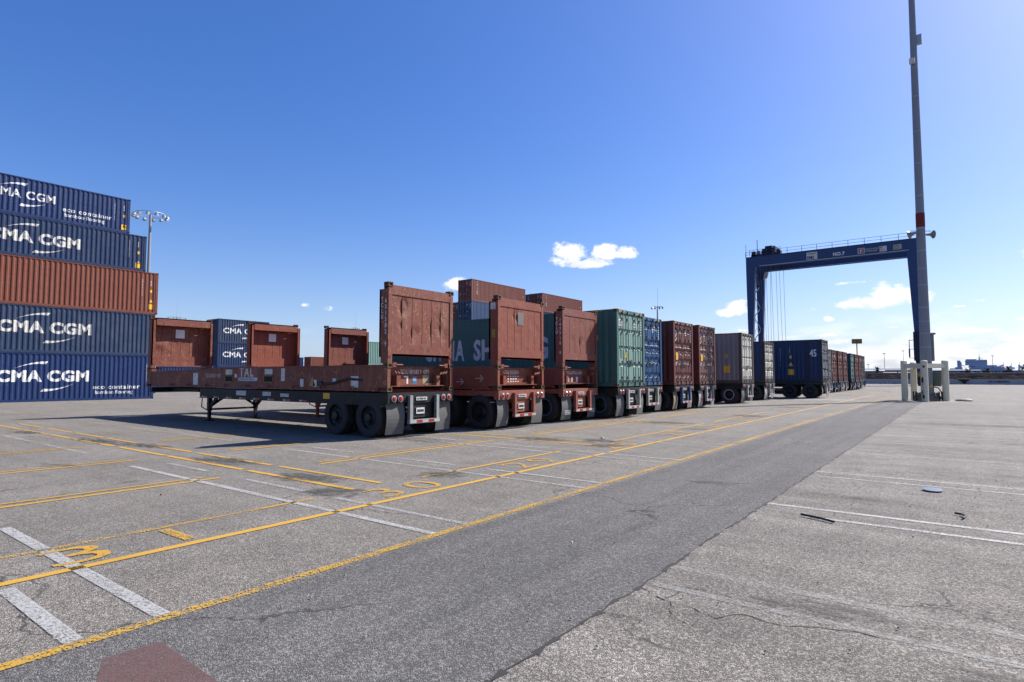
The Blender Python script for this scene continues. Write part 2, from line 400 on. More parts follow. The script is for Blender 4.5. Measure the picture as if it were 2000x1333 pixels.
# seam crack along the lane
m = MB(); mk = plain('tar_crack', (.035, .032, .03), .9)
for i in range(len(edge) - 1):
    w0, w1 = (.004 + .03 * rg.random() ** 3, .004 + .03 * rg.random() ** 3)
    if rg.random() < .12: continue
    (x0, y0), (x1, y1) = edge[i], edge[i + 1]
    m.face([(x0 - w0, y0, .0055), (x0 + w0, y0, .0055), (x1 + w1, y1, .0055), (x1 - w1, y1, .0055)])
def crack(pts, w=.008, jit=.05):
    P = []
    for (a, b) in zip(pts, pts[1:]):
        n = max(2, int(math.dist(a, b) / .06))
        P += [(a[0] + (b[0] - a[0]) * i / n + rg.uniform(-1, 1) * jit * .3, a[1] + (b[1] - a[1]) * i / n + rg.uniform(-1, 1) * jit * .3) for i in range(n)]
    for p, q in zip(P, P[1:]):
        d = Vector((q[0] - p[0], q[1] - p[1])); 
        if d.length == 0: continue
        nrm = Vector((-d.y, d.x)).normalized() * w * rg.uniform(.2, 1)
        m.face([(p[0] - nrm.x, p[1] - nrm.y, .0058), (q[0] - nrm.x, q[1] - nrm.y, .0058), (q[0] + nrm.x, q[1] + nrm.y, .0058), (p[0] + nrm.x, p[1] + nrm.y, .0058)])
crack([(-2.0, 4.25), (-1.75, 4.1), (-1.6, 4.12), (-1.35, 4.0), (-1.25, 4.2), (-1.0, 4.15), (-.6, 4.35), (-.35, 4.3)], .006)
crack([(-1.75, 4.1), (-1.72, 4.45), (-1.5, 4.5), (-1.3, 4.42)], .004)
crack([(-1.7, 4.1), (-1.6, 3.85), (-1.4, 3.8)], .004)
crack([(-2.0, 9.2), (-1.2, 9.1), (0, 9.3), (2, 9.2)], .005)
crack([(-2.0, 11.9), (0, 11.8), (3, 12.0)], .006)
crack([(-2.0, 18.7), (2, 18.5), (6, 18.8)], .012)
crack([(-2.0, 26), (2, 26.2), (8, 25.8)], .02)
crack([(-2, 33), (5, 33.4)], .03)
crack([(6, 24), (6.4, 28), (6.1, 34), (6.5, 40)], .02)
struct(add('asphalt_cracks', m.mesh('asphalt_cracks', mk)))
conc = asphalt('concrete', (.26, .25, .235), (.36, .35, .33), (.46, .45, .42), .3)
o = sheet('concrete_pad', [(-3.35, 44.6), (.1, 46.3), (.1, 50.9), (-3.35, 49.2)], .007, conc)
sheet('concrete_patch', [(-9.2, 43.5), (-5.6, 44.2), (-6.0, 47.8), (-9.6, 46.9)], .005, conc)
# red painted corner of a keep-clear box
redp = roadpaint('faded_red_paint', (.175, .095, .088), .6, 45, .4, .2)
sheet('red_paint', [(-3.93, 1.35), (-3.67, 1.24), (-1.9, .5), (-1.9, 1.6), (-3.1, 1.62), (-3.9, 1.65)], .0062, redp)
# painted lines
y_good = roadpaint('yellow_road_paint', (.60, .34, .035), .88, 55)
y_worn = roadpaint('worn_yellow_paint', (.60, .36, .04), .52, 45, .09)
y_faint = roadpaint('faint_yellow_paint', (.48, .3, .09), .5, 18, .25)
w_good = roadpaint('white_road_paint', (.5, .5, .485), .58, 30, .2)
w_worn = roadpaint('worn_white_paint', (.5, .5, .48), .50, 20, .24)
w_dim = roadpaint('nearly_gone_white_paint', (.42, .42, .4), .36, 12, .26)
LN = {}
def line(mat, x0, y0, x1, y1, w, z=.0066):
    m = LN.setdefault(mat.name, (MB(), mat))[0]
    d = Vector((x1 - x0, y1 - y0)); L = d.length; d.normalize(); n = Vector((-d.y, d.x)) * w / 2
    k = max(1, min(60, int(L / .8)))
    off = [rg.uniform(-.008, .008) for _ in range(k + 1)]
    for i in range(k):
        a = Vector((x0, y0)) + d * L * i / k + n * off[i] * 20 * w; b = Vector((x0, y0)) + d * L * (i + 1) / k + n * off[i + 1] * 20 * w
        m.face([(a.x - n.x, a.y - n.y, z), (b.x - n.x, b.y - n.y, z), (b.x + n.x, b.y + n.y, z), (a.x + n.x, a.y + n.y, z)])
line(y_good, -5.93, -2, -5.95, 11, .105); line(y_good, -5.95, 11.2, -6.1, 60, .105); line(y_faint, -6.1, 60, -6.3, 120, .12)
line(y_worn, -4.24, -2, -4.33, 12, .1, .0076); line(y_worn, -4.33, 12, -4.5, 55, .12, .0076); line(y_faint, -4.5, 55, -4.6, 140, .14)
for a, b, mt in ((-2, 4.7, y_worn), (6.7, 10.8, y_good), (13.3, 20, y_good), (21, 28, y_good), (29, 48, y_faint)):
    line(mt, -6.74 if a < 5 else -6.82 - a * .008, a, -6.76 - b * .012, b, .08)
for xa, sg in ((-9.38, ((-1, 4.75), (6.6, 11.6), (13.4, 20.5), (22, 27))), (-12.6, ((-1, 4.8), (6.6, 8.8), (13.5, 18))), (-15.8, ((-1, 4.9), (6.5, 8.5)))):
    for a, b in sg: line(y_good, xa, a, xa, b, .085); line(y_good, xa - .24, a + .1, xa - .24, b - .15, .06)
for x in (-18.9, -22.2, -25.4, -28.6, -31.8, -35, -38.2):
    line(y_faint, x, 2, x, 5.2, .1); line(y_faint, x, 6.2, x, 9.4, .1); line(y_faint, x, 13, x, 18, .1)
for yb in (5.4, 12.2, 19.1, 26.0):
    xe = -6.9 if yb < 19 else -7.3
    x = xe
    while x > (-25 if yb < 6 else -11.2):
        x1 = x - rg.uniform(1.9, 2.9); line(y_good, x, yb, x1, yb, .1); line(y_good, x - .1, yb + .58, x1, yb + .58, .085); x = x1 - rg.uniform(.12, .3)
for k in range(14):
    y = 1.33 + 3.07 * k
    wd = .105 if k < 1 else .085
    line(w_good if k in (0, 1) else w_worn, -4.32, y if k else 1.33, -5.78 if k == 0 else -7.2, y, wd)
    line(w_good if k in (0, 2, 3) else w_worn, -4.32, y + .5, -8.1 if k == 0 else -6.6, y + .5, .105 if k == 0 else .075)
    if k:
        line(w_good if k == 1 else w_worn, -7.2, y, -11.85 if k < 4 else -9.2, y, .1)
        line(w_worn, -7.35, y + .52, -8.9, y + .52, .085); line(w_worn, -10.2, y + .55, -11.7, y + .55, .085)
    for x0, x1 in ((-14.5, -17.3), (-18.2, -21), (-22.5, -24.2), (-27, -30), (-33, -36)):
        line(w_worn, x0, y + .15, x1, y + .15, .09)
# right-hand lot, white pairs
for k in range(13):
    y = 4.62 + 3.12 * k
    a, b = (w_good, w_good) if k == 1 else (w_worn, w_worn) if k else (w_dim, w_dim)
    line(a, -2.0, y + .24, 14, y + .24, .095); line(b, -1.95 + .5 * (k % 2), y - .24, 14, y - .24, .085)

for k in range(10): line(w_worn, -2, 46 + 4.1 * k, 30, 46 + 4.1 * k, .3)
for nm_, (m, mat) in LN.items(): struct(add({'yellow_road_paint': 'yellow_lines', 'worn_yellow_paint': 'worn_yellow_line', 'faint_yellow_paint': 'faded_yellow_lines', 'white_road_paint': 'white_lines', 'worn_white_paint': 'worn_white_lines', 'nearly_gone_white_paint': 'nearly_gone_white_lines'}[nm_], m.mesh(nm_, mat)))
y_num = roadpaint('stencilled_yellow_paint', (.60, .34, .035), .6, 30, .1)
for i, (txt, y0, ln) in enumerate((('31', 1.62, 1.15), ('30', 5.25, 1.15), ('29', 8.35, 1.25), ('28', 11.75, 1.25), ('27', 15.4, 1.35), ('26', 18.6, 1.35), ('25', 22, 1.4))):
    v, f = textgeo(txt, 1.0, -.008, 1.15, 1.25); xs = [a for a, b in v]; k = ln / (max(xs) - min(xs))
    o = letter(None, [([(a * k, b * .88) for a, b in v], f, 0, 0)], y_num, (-6.08 - i * .01, y0, .0045), (0, 1, 0), (-1, 0, 0), (0, 0, 1), name='stall_number')
    struct(o)
# tyre scuffs and dark stains, each a thin worn film on the asphalt
st = stainmat('rubber_stain'); oil = stainmat('oil_stain', (.05, .045, .04), .4)
for x, y, w, h, a, mt in ((-21.3, 5.2, 2.6, .8, .1, st), (-17, 5.6, 4.2, .8, .05, st), (-15.0, 5.9, 3.0, .8, .1, st), (-11.2, 5.75, 2.6, 1.0, .1, st), (-8.3, 5.6, 2.2, 1.0, .2, st), (-7.0, 5.1, 1.4, 1.0, .3, st),
        (-8.6, 12.6, 2.2, 1.3, .1, st), (-7.2, 13.1, 1.6, 1.1, 0, st), (-6.8, 7.1, 1.3, .9, .6, st), (-6.6, 12.3, 1.5, .9, .6, st), (-8.2, 19.6, 3, 1.5, .1, st), (-6.9, 25, 2, 2, 0, st), (-6.5, 17.8, 1.5, 1.3, .4, oil),
        (-13, 3.7, 1.2, .4, .3, oil), (-3.0, 9, 1.2, .5, .3, oil), (-1.2, 9.0, 1.6, .3, 0, oil), (1.2, 24.5, 9, 1.8, 0, oil), (2, 18.2, 7, .5, 0, oil),
        (-11, 10.6, 3.4, 1.4, 0, oil), (-7.2, 33, 3, 2.2, .1, oil), (-8, 58, 3.5, 1.8, 0, st), (-7.8, 66, 3.5, 2, 0, oil), (-6.6, 75, 3, 1.6, 0, st), (-8, 82, 4, 2, 0, oil), (-.7, 4.6, 1.6, .5, .1, oil), (0.2, 4.1, 1.0, .6, .1, oil)):
    m = MB(); m.face([(-w / 2, -h / 2, 0), (w / 2, -h / 2, 0), (w / 2, h / 2, 0), (-w / 2, h / 2, 0)])
    struct(add('ground_stain', m.mesh('ground_stain', mt), None, (x, y, .0095), (0, 0, a)))

# ------------------------------------------------------------------ containers
def casting_mesh(mat):
    def f():
        bm = bmesh.new(); bmesh.ops.create_cube(bm, size=1)
        for v in bm.verts: v.co = Vector((v.co.x * .178, v.co.y * .162, v.co.z * .118))
        r = bmesh.ops.inset_individual(bm, faces=bm.faces[:], thickness=.034)
        inner = [x for x in bm.faces if x.calc_area() < .0095]
        inner = [x for x in bm.faces if all(abs(abs(v.co[i]) - (.089, .081, .059)[i]) < 1e-4 or True for v in x.verts for i in range(3))][:6]
        # the original six faces stay the inner ones
        inner = bm.faces[:6]
        bmesh.ops.inset_individual(bm, faces=inner, thickness=.003, depth=-.05)
        me = bpy.data.meshes.new('corner_casting'); bm.to_mesh(me); bm.free(); me.materials.append(mat); return me
    return cached(('cast', mat.name), f)
def castings(root, L, Wd, H, mat, which='all', zb=0):
    me = casting_mesh(mat); zs = (zb + .059, H - .059)
    for x in (-.089, -L + .089):
        if which == 'rear' and x < -1: continue
        for y in (.081, Wd - .081):
            for z in zs: add('corner_casting', me, root, (x + (.004 if x > -1 else -.004), y + (-.004 if y < 1 else .004), z + (.003 if z > 1 else -.003)))
def corr_wall(m, s0, s1, z0, z1, place, step=.0):
    xs = [s0] + breaks(s0, s1) + [s1]
    pr = [(x, prof(x)) for x in xs]
    for (a, da), (b, db) in zip(pr, pr[1:]):
        m.face([place(a, da, z0), place(b, db, z0), place(b, db, z1), place(a, da, z1)])
WD = 2.44
def container_body(L, H, mat):
    def f():
        m = MB()
        corr_wall(m, -L + .16, -.16, .155, H - .065, lambda s, d, z: (s, .012 + d, z))
        corr_wall(m, -L + .16, -.16, .155, H - .065, lambda s, d, z: (s, WD - .012 - d, z))
        corr_wall(m, .1, WD - .1, .155, H - .1, lambda s, d, z: (-L + .03 + d, s, z))
        # roof
        k = 0; x = -L + .1
        while x < -.3:
            m.face([(x, .05, H - .03), (x + .1, .05, H - .012), (x + .1, WD - .05, H - .012), (x, WD - .05, H - .03)]); m.face([(x + .1, .05, H - .012), (x + .2, .05, H - .03), (x + .2, WD - .05, H - .03), (x + .1, WD - .05, H - .012)]); x += .2
        m.face([(-L, .05, .12), (0, .05, .12), (0, WD - .05, .12), (-L, WD - .05, .12)])
        return m.mesh('container_walls', mat)
    return cached(('body', L, H, mat.name), f)
def container_frame(L, H, mat, extra=None):
    def f():
        m = MB()
        for y0, y1 in ((0.003, .06), (WD - .06, WD - .003)):
            m.box(-L + .17, -.17, y0, y1, H - .068, H - .004); m.box(-L + .17, -.17, y0, y1, .004, .158)
        for x0, x1 in ((-.165, -.003), (-L + .003, -L + .165)):
            for y0, y1 in ((0.001, .155), (WD - .155, WD - .001)): m.box(x0, x1, y0, y1, .116, H - .116)
            m.box(x0 + .01, x1 - .004, .16, WD - .16, H - .14, H - .006); m.box(x0 + .01, x1 - .004, .16, WD - .16, .006, .15)
        if extra:
            m.box(extra - .08, extra + .08, -.002, .06, .15, H - .06); m.box(extra - .08, extra + .08, WD - .06, WD + .002, .15, H - .06)
        return m.mesh('container_frame', mat)
    return cached(('frame', L, H, mat.name, extra), f)
def door_mesh(H, mat, kind):
    def f():
        z0, z1 = .17, H - .15; w = WD / 2 - .165
        if kind == 'flat':      # four tall panels split by narrow recesses
            bands = []; n = 4; hh = (z1 - z0) / n; p = [(z0, 0)]
            for i in range(n):
                a = z0 + i * hh; b = a + hh; p += [(a + .05, 0), (a + .075, .035), (b - .075, .035), (b - .05, 0)]
            p.append((z1, 0))
        else:
            zs = [.0, .2, .42, .52, .64, 1.0]; p = [(z0, .035)]
            for a, b in ((.07, .11), (.30, .36), (.475, .53), (.60, .65), (.86, .90)):
                A, B = z0 + a * (z1 - z0), z0 + b * (z1 - z0)
                p += [(A - .03, .035), (A + .01, -.012), (B, -.012), (B + .12, .035)]
            p.append((z1, .035))
        m = MB()
        for (a, da), (b, db) in zip(p, p[1:]): m.face([(da, 0, a), (da, w, a), (db, w, b), (db, 0, b)])
        m.box(-.02, .03, 0.0, .03, z0, z1); m.box(-.02, .03, w - .03, w, z0, z1)
        return m.mesh('door_panel', mat)
    return cached(('door', H, mat.name, kind), f)
def rod_mesh(H, mat, handle):
    def f():
        m = MB(); m.tube((0, 0, .08), (0, 0, H - .08), .019, n=6)
        for z in (.1, H - .1): m.box(-.05, .03, -.04, .04, z - .05, z + .05)
        for z in (.35, .95, 1.5, 2.1, H - .35): m.box(-.05, .012, -.05, .05, z - .03, z + .03)
        if handle: m.beam((.03, 0, 1.0), (.035, .36 * handle, .96), .02, .035); m.box(-.03, .045, .25 * handle - .04, .25 * handle + .04, .93, 1.03)
        return m.mesh('locking_bar', mat)
    return cached(('rod', H, mat.name, handle), f)
CPAL = {}
def container(label, loc, rz, color, L=12.19, H=2.896, door=None, doorkind='flat', end=True, cast=None, group=None, detail=True, extra=None, frame=None):
    """local: door end at x=0, runs to x=-L, width y 0..2.44; loc is the near lower corner (x=0,y=0)"""
    t = thing('shipping_container', label, 'shipping container', loc, rz, group)
    add('walls', container_body(L, H, color), t); add('frame', container_frame(L, H, frame or color, extra), t)
    dm = door or color
    if end:
        for k in (0, 1):
            d = add('door', door_mesh(H, dm, doorkind), t, (-.07, .16 + k * (WD / 2 - .155), 0))
            w = WD / 2 - .165
            for q, fr in enumerate((.3, .72)):
                add('locking_bar', rod_mesh(H, M_ROD, (1 if k == 0 else -1) if q == (0 if k else 1) else 0), d, (.085, w * fr, 0))
    if detail: castings(t, L, WD, H, cast or color)
    return t
def hazard(root, H, x0=-1.1, side=True):   # yellow-black corner stripes under the top rail
    g = [([(i * .13, 0), (i * .13 + .07, 0), (i * .13 + .11, .05), (i * .13 + .04, .05)], [(0, 1, 2, 3)], 0, 0) for i in range(4)]
    if side: letter(root, g, M_YEL, (x0, .003, H - .062), (1, 0, 0), (0, 0, 1), (0, -1, 0), name='hazard_stripe')
    for y in (.18, WD - .72): letter(root, g, M_YEL, (-.007, y, H - .09), (0, 1, 0), (0, 0, 1), (1, 0, 0), name='hazard_stripe')
def side_text(root, txt, s, z, size, mat=M_WHITE, bold=.02, sx=1, sp=1, geos=None, far=False):
    """on the -y side; x runs along +x"""
    v, f = textgeo(txt, size, bold, sx, sp); return letter(root, [(v, f, 0, 0)] + (geos or []), mat, (s, .012, z), (1, 0, 0), (0, 0, 1), (0, -1, 0), corr=(s, 1))
def vert_text(root, txt, x, ztop, size, mat, nrm='-y', y=.012, step=1.0, corr=False):
    g = []
    for i, ch in enumerate(txt):
        if ch == ' ': continue
        v, f = textgeo(ch, size, .02, .8, align='CENTER'); g.append((v, f, 0, -i * size * step))
    if nrm == '-y': letter(root, g, mat, (x, y, ztop), (1, 0, 0), (0, 0, 1), (0, -1, 0), corr=(x, 1) if corr else None)
    else: letter(root, g, mat, (x, y, ztop), (0, 1, 0), (0, 0, 1), (1, 0, 0))
def door_marks(root, H, seed, logo=None, mat=None):
    r = random.Random(seed); mat = mat or M_WHITE; g = []
    for i in range(3): g.append((*rect2(r.uniform(.18, .3), .05), 1.36, H * .86 - i * .11))
    for i in range(6): g.append((*rect2(.12, .045), 1.98, H * .86 - i * .1))
    g += [(*rect2(.14, .18), .22, H * .3), (*rect2(.12, .1), 1.45, H * .5)]
    letter(root, g, mat, (-.034, .1, 0), (0, 1, 0), (0, 0, 1), (1, 0, 0), name='door_marking', lift=.006)

blue = paint('cobalt_container_paint', (.014, .04, .12), .42, .1, .3)
blue_b = paint('bright_blue_container_paint', (.012, .04, .15), .4, .05, .15)
blue_w = paint('weathered_blue_container_paint', (.02, .047, .115), .5, .45, .55)
rust_red = paint('brick_red_container_paint', (.235, .065, .036), .5, .15, .35)
maroon = paint('maroon_container_paint', (.17, .04, .034), .45, .15, .3)
green = paint('sea_green_container_paint', (.06, .165, .145), .5, .1, .3)
green_d = paint('pale_green_door_paint', (.23, .4, .34), .5, .12, .3)
blue_m = paint('mid_blue_container_paint', (.012, .09, .25), .4, .08, .2)
grey = paint('grey_container_paint', (.3, .28, .28), .5, .25, .3)
white_d = paint('off_white_door_paint', (.75, .73, .65), .5, .3, .3)
navy = paint('navy_container_paint', (.02, .048, .135), .5, .12, .3)
grey_d = paint('blue_grey_door_paint', (.2, .22, .25), .5, .2, .3)
teal = paint('teal_container_paint', (.01, .085, .13), .5, .15, .2)
dkgreen = paint('dark_green_container_paint', (.06, .08, .07), .5, .25, .3)
brass = paint('worn_brown_casting_paint', (.16, .09, .045), .6, .5, .4)
redbrown = paint('red_brown_container_paint', (.26, .085, .06), .5, .12, .35)

def cma(root, s1, z0, k=1.0, H=2.9, eco=None, mat=None, bold=.035, sx=1.17):
    """stencilled line name with an arc over and under; runs along local +x on the -y side"""
    mat = mat or M_WHITE
    v, f = textgeo('CMA CGM', .86 * k, bold, sx, 1.06); w = max(a for a, b in v); s0 = s1 - w
    a1 = swoosh(1.55 * k, .42 * k); a2 = swoosh(1.55 * k, .42 * k, True)
    g = [(v, f, 0, 0), (*a1, w * .36, .74 * k), (*a2, w * .64, -.2 * k)]
    letter(root, g, mat, (s0, .012, z0), (1, 0, 0), (0, 0, 1), (0, -1, 0), corr=(s0, 1))
    if eco:
        v1, f1 = textgeo('eco container', .40, .02, 1.12, 1.12); v2, f2 = textgeo('bamboo flooring', .34, .01, 1.0, 1.0)
        letter(root, [(v1, f1, 0, .33), (v2, f2, .12, 0)], mat, (eco, .012, .42), (1, 0, 0), (0, 0, 1), (0, -1, 0), corr=(eco, 1))
def end_marks(root, L, H, yel=True, x=-.95):
    vert_text(root, 'CMAU4821357', x, H - .5, .1, M_WHITE, corr=True, step=1.15)
    g = []
    for i in range(4): g.append((*rect2(.05, .05), .0, H - .55 - .1 * i))
    letter(root, g, M_WHITE, (x + .55, .012, 0), (1, 0, 0), (0, 0, 1), (0, -1, 0), corr=(x + .55, 1))
    if yel:
        letter(root, [(*rect2(.13, .2), -.02, H - 1.35), (*tri2(.24), -.06, H - 2.05), (*rect2(.3, .36), -.12, max(.2, H - 2.55))], M_YEL, (x + .55, .012, 0), (1, 0, 0), (0, 0, 1), (0, -1, 0), corr=(x + .55, 1), name='warning_sticker')

# left stack: sides face +X. local -y side must face +X and local +x must run +Y  -> rz = +90deg
XS = -46.5
RB = (14.55, 14.6, 13.75, 12.27)      # where the big lettering ends along the stack
def stack_box(label, y_end, z, H, col, L=12.19, xface=XS, **k):
    return container(label, (xface, y_end, z), R(90), col, L, H, **k)
GS = 'containers of the five-high stack at the left'
c = stack_box('lowest blue container of the left stack, clean, with white lettering', 18.55, 0, 3.08, blue_b, group=GS)
cma(c, -18.55 + RB[0], 1.3, 1.08, eco=-3.75, bold=.05, sx=1.08); end_marks(c, 12, 2.9, False, -.5)
c = stack_box('grimy blue container second from the ground in the left stack', 18.5, 3.09, 2.98, blue_w, group=GS)
cma(c, -18.5 + RB[1], 1.3, 1.1, mat=M_LET2, bold=.05, sx=1.08); 
c = stack_box('plain brick-red container in the middle of the left stack', 18.62, 6.08, 3.02, rust_red, group=GS)
end_marks(c, 12, 2.9, True, -1.05)
c = stack_box('faded blue container just above the red one in the left stack', 17.75, 9.11, 2.54, blue, group=GS)
cma(c, -17.75 + RB[2], .95, 1.05, mat=M_LET2, bold=.05, sx=1.1); end_marks(c, 12, 2.54, True, -1.1)
c = stack_box('topmost blue container of the left stack with bamboo flooring lettering', 16.62, 11.66, 2.42, blue_b, group=GS)
cma(c, -16.62 + RB[3], 1.1, .84, bold=.02, sx=.95, eco=-3.95); end_marks(c, 12, 2.42, True, -.95)

# short stack beyond the first flatrack (20-foot boxes)
GM = 'short stacked blue containers behind the flatracks'
for i, (lb, mt) in enumerate((('bright blue short container hidden low behind the long flatrack beam', blue_b), ('blue short container in the middle of its stack behind the front flatrack wall', blue), ('topmost rust-streaked short blue container beyond the front flatrack wall', blue_w))):
    c = container(lb, (-65.5, 38.6, i * 2.68), R(90), mt, 6.06, 2.66, group=GM)
    if i: cma(c, -.9, 1.1, .95)
for lb, x, y, L in (('blue container lying on the ground left of the short stack', -64, 31.5, 6.06), ('low blue container row end seen under the nearest front end wall', -61, 24.5, 12.19)):
    container(lb, (x, y, 0), R(90), blue_b, L, 2.6, group='single blue containers on the ground behind the flatracks')
c = container('pale green ribbed container end between the flatrack walls', (-60, 51.6, 0), R(90), green_d, 6.06, 3.0, group='green containers stacked far behind the flatracks')
c = container('upper pale green ribbed container seen left of the tall near panel', (-60, 51.6, 3.02), R(90), green_d, 6.06, 3.0, group='green containers stacked far behind the flatracks')
for i, (x, y, mt, lb) in enumerate(((-118, 78, blue_b, 'distant blue container showing beside the second front end wall'), (-112, 88, rust_red, 'distant red container showing beside the third front end wall'), (-122, 66, navy, 'distant navy container end behind the short stack'))):
    container(lb, (x, y, 0), R(90), mt, 12.19, 5.0 if i == 9 else 2.9, group='distant ground-level containers')
    if i < 2: container('upper ' + lb, (x, y, 2.93), R(90), mt, 12.19, 2.9, group='distant ground-level containers')

for i, (x, y, mt, lb) in enumerate(((-95, 47.2, blue_b, 'low blue container seen through the slot under the nearest front end wall'), (-95, 59.8, navy, 'low navy container seen past the short blue stack'), (-96, 34.6, navy, 'low navy container at the left end of the distant row'))):
    container(lb, (x, y, 0), R(90), mt, 12.19, 2.9, group='distant ground-level containers')
# tall stacks behind the row: doors face -Y -> local +x to -Y: rz=-90 ; side facing +X is then local +y
def stack_b(x_face, y0, tiers, name):
    for i, (mt, dm, lb) in enumerate(tiers):
        if mt is None: continue
        c = container(lb, (x_face - WD, y0, i * 2.92), R(-90), mt, 12.19, 2.9, door=dm, doorkind='corr', group='containers of the tall stacks behind the green container')
        door_marks(c, 2.9, i + 5)
        if i == 4:
            g = []
            for j, ch in enumerate('TRITON'):
                v, f = textgeo(ch, .3, .02, 1.0, align='CENTER'); g.append((v, f, 0, -j * .3))
            letter(c, g, M_WHITE, (-1.15, WD - .012, 2.45), (-1, 0, 0), (0, 0, 1), (0, 1, 0), corr=(-1.15, -1))
            letter(c, [(*rect2(.16, .16), 0, 1.6), (*rect2(.16, .2), 0, .9), (*rect2(.2, .22), 0, .35)], M_YEL, (-11.55, WD - .012, 0), (-1, 0, 0), (0, 0, 1), (0, 1, 0), corr=(-11.55, -1), name='warning_sticker')
stack_b(-51.5, 59.1, [(rust_red, maroon, 'ground-level container of the nearer tall stack behind'), (blue, navy, 'second-level container of the nearer tall stack behind'), (rust_red, maroon, 'third-level container of the nearer tall stack behind'),
    (paint('striped_blue_container_paint', (.05, .1, .22), .5, .3, .5), navy, 'blue container right under the topmost red-brown one, left tall stack'), (redbrown, maroon, 'topmost red-brown container of the left one of two tall stacks')], 'a')
stack_b(-51.5, 75.8, [(blue, navy, 'ground-level container of the farther tall stack behind'), (rust_red, maroon, 'second-level container of the farther tall stack behind'), (blue, navy, 'third-level container of the farther tall stack behind'),
    (blue, navy, 'blue container under the topmost one, right tall stack'), (redbrown, maroon, 'topmost red-brown container of the right one of two tall stacks')], 'b')
stack_b(-54.05, 59.3, [(maroon, maroon, 'ground-level maroon container in the hidden column left of the tall stack'), (maroon, maroon, 'second maroon container in the hidden column left of the tall stack'), (maroon, maroon, 'third maroon container in the hidden column left of the tall stack'),
    (maroon, maroon, 'dark maroon container peeking out left of the blue one')], 'c')
stack_b(-54.05, 76.0, [(navy, navy, 'ground-level navy container left of the farther tall stack'), (navy, navy, 'second navy container left of the farther tall stack'), (navy, navy, 'third navy container left of the farther tall stack'), (navy, navy, 'fourth navy container left of the farther tall stack'),
    (navy, navy, 'topmost navy container end seen between the two red-brown tops')], 'd')

# ------------------------------------------------------------------ chassis
def wheel_mesh():
    def f():
        Rr = .52; m = MB()
        pr = [(.30, -.12), (.34, -.135), (.44, -.14), (.49, -.13), (.515, -.105), (.52, -.06)]
        grooves = [(.52, -.055), (.508, -.05), (.508, -.042), (.52, -.037), (.52, -.01), (.508, -.005), (.508, .005), (.52, .01), (.52, .037), (.508, .042), (.508, .05), (.52, .055)]
        pr = pr + grooves + [(.52, .06), (.515, .105), (.49, .13), (.44, .14), (.34, .135), (.30, .12)]
        pr += [(.29, .06), (.29, -.06), (.30, -.12)]; m.lathe(pr, (0, 0, 0), n=36, cap=False); me = m.mesh('tyre', M_TYRE); return smoothed(me, 30)
    return cached('tyre', f)
def rim_mesh(mat, ring=None):
    def f():
        m = MB(); m.lathe([(.305, -.135), (.29, -.128), (.275, -.06), (.20, -.035), (.17, -.05), (.12, -.07), (.10, -.15), (.0, -.155)][::-1] + [(.30, .1)], (0, 0, 0), n=24)
        for i in range(10):
            a = i * math.tau / 10; m.tube((.225 * math.cos(a), -.045, .225 * math.sin(a)), (.225 * math.cos(a), -.075, .225 * math.sin(a)), .014, n=6)
        return smoothed(m.mesh('rim', mat), 30)
    return cached(('rim', mat.name), f)
def ring_mesh(mat):
    def f():
        m = MB(); m.lathe([(.315, -.138), (.305, -.145), (.262, -.14), (.255, -.11), (.3, -.11)], (0, 0, 0), n=28, cap=False); return smoothed(m.mesh('rim_ring', mat), 40)
    return cached(('ring', mat.name), f)
def flap_mesh(mat, bend, w=.56, h=.80):
    def f():
        m = MB(); n = 8; rows = []
        for i in range(n + 1):
            t = i / n; x = bend * (.06 * math.sin(t * 3.3) - .02 * t) ; rows.append((x, -t * h))
        for (x0, z0), (x1, z1) in zip(rows, rows[1:]):
            m.raw([(x0, 0, z0), (x0, w, z0), (x1, w, z1), (x1, 0, z1), (x0 - .012, 0, z0), (x0 - .012, w, z0), (x1 - .012, w, z1), (x1 - .012, 0, z1)],
                  [(0, 1, 2, 3), (7, 6, 5, 4), (0, 3, 7, 4), (1, 5, 6, 2)])
        return smoothed(m.mesh('mud_flap', mat), 50)
    return cached(('flap', mat.name, bend, w, h), f)
black_f = paint('black_chassis_paint', (.014, .014, .015), .5, .1, .1)
salmon = paint('salmon_chassis_paint', (.36, .115, .075), .5, .2, .3)
blue_ch = paint('blue_chassis_paint', (.05, .14, .3), .45, .15, .2)
green_ch = paint('dark_green_chassis_paint', (.018, .04, .042), .5, .15, .2)
white_ch = paint('white_chassis_paint', (.45, .45, .43), .5, .25, .3)
rim_dark = plain('dark_rim', (.02, .02, .021), .5, .3)
rim_white = plain('white_rim', (.5, .5, .5), .5)
rim_blue = plain('blue_edged_rim', (.06, .16, .26), .5)
flap_w = plain('white_rubber', (.5, .49, .46), .7, var=.15)
flap_t = plain('tan_rubber', (.3, .25, .18), .75, var=.25)
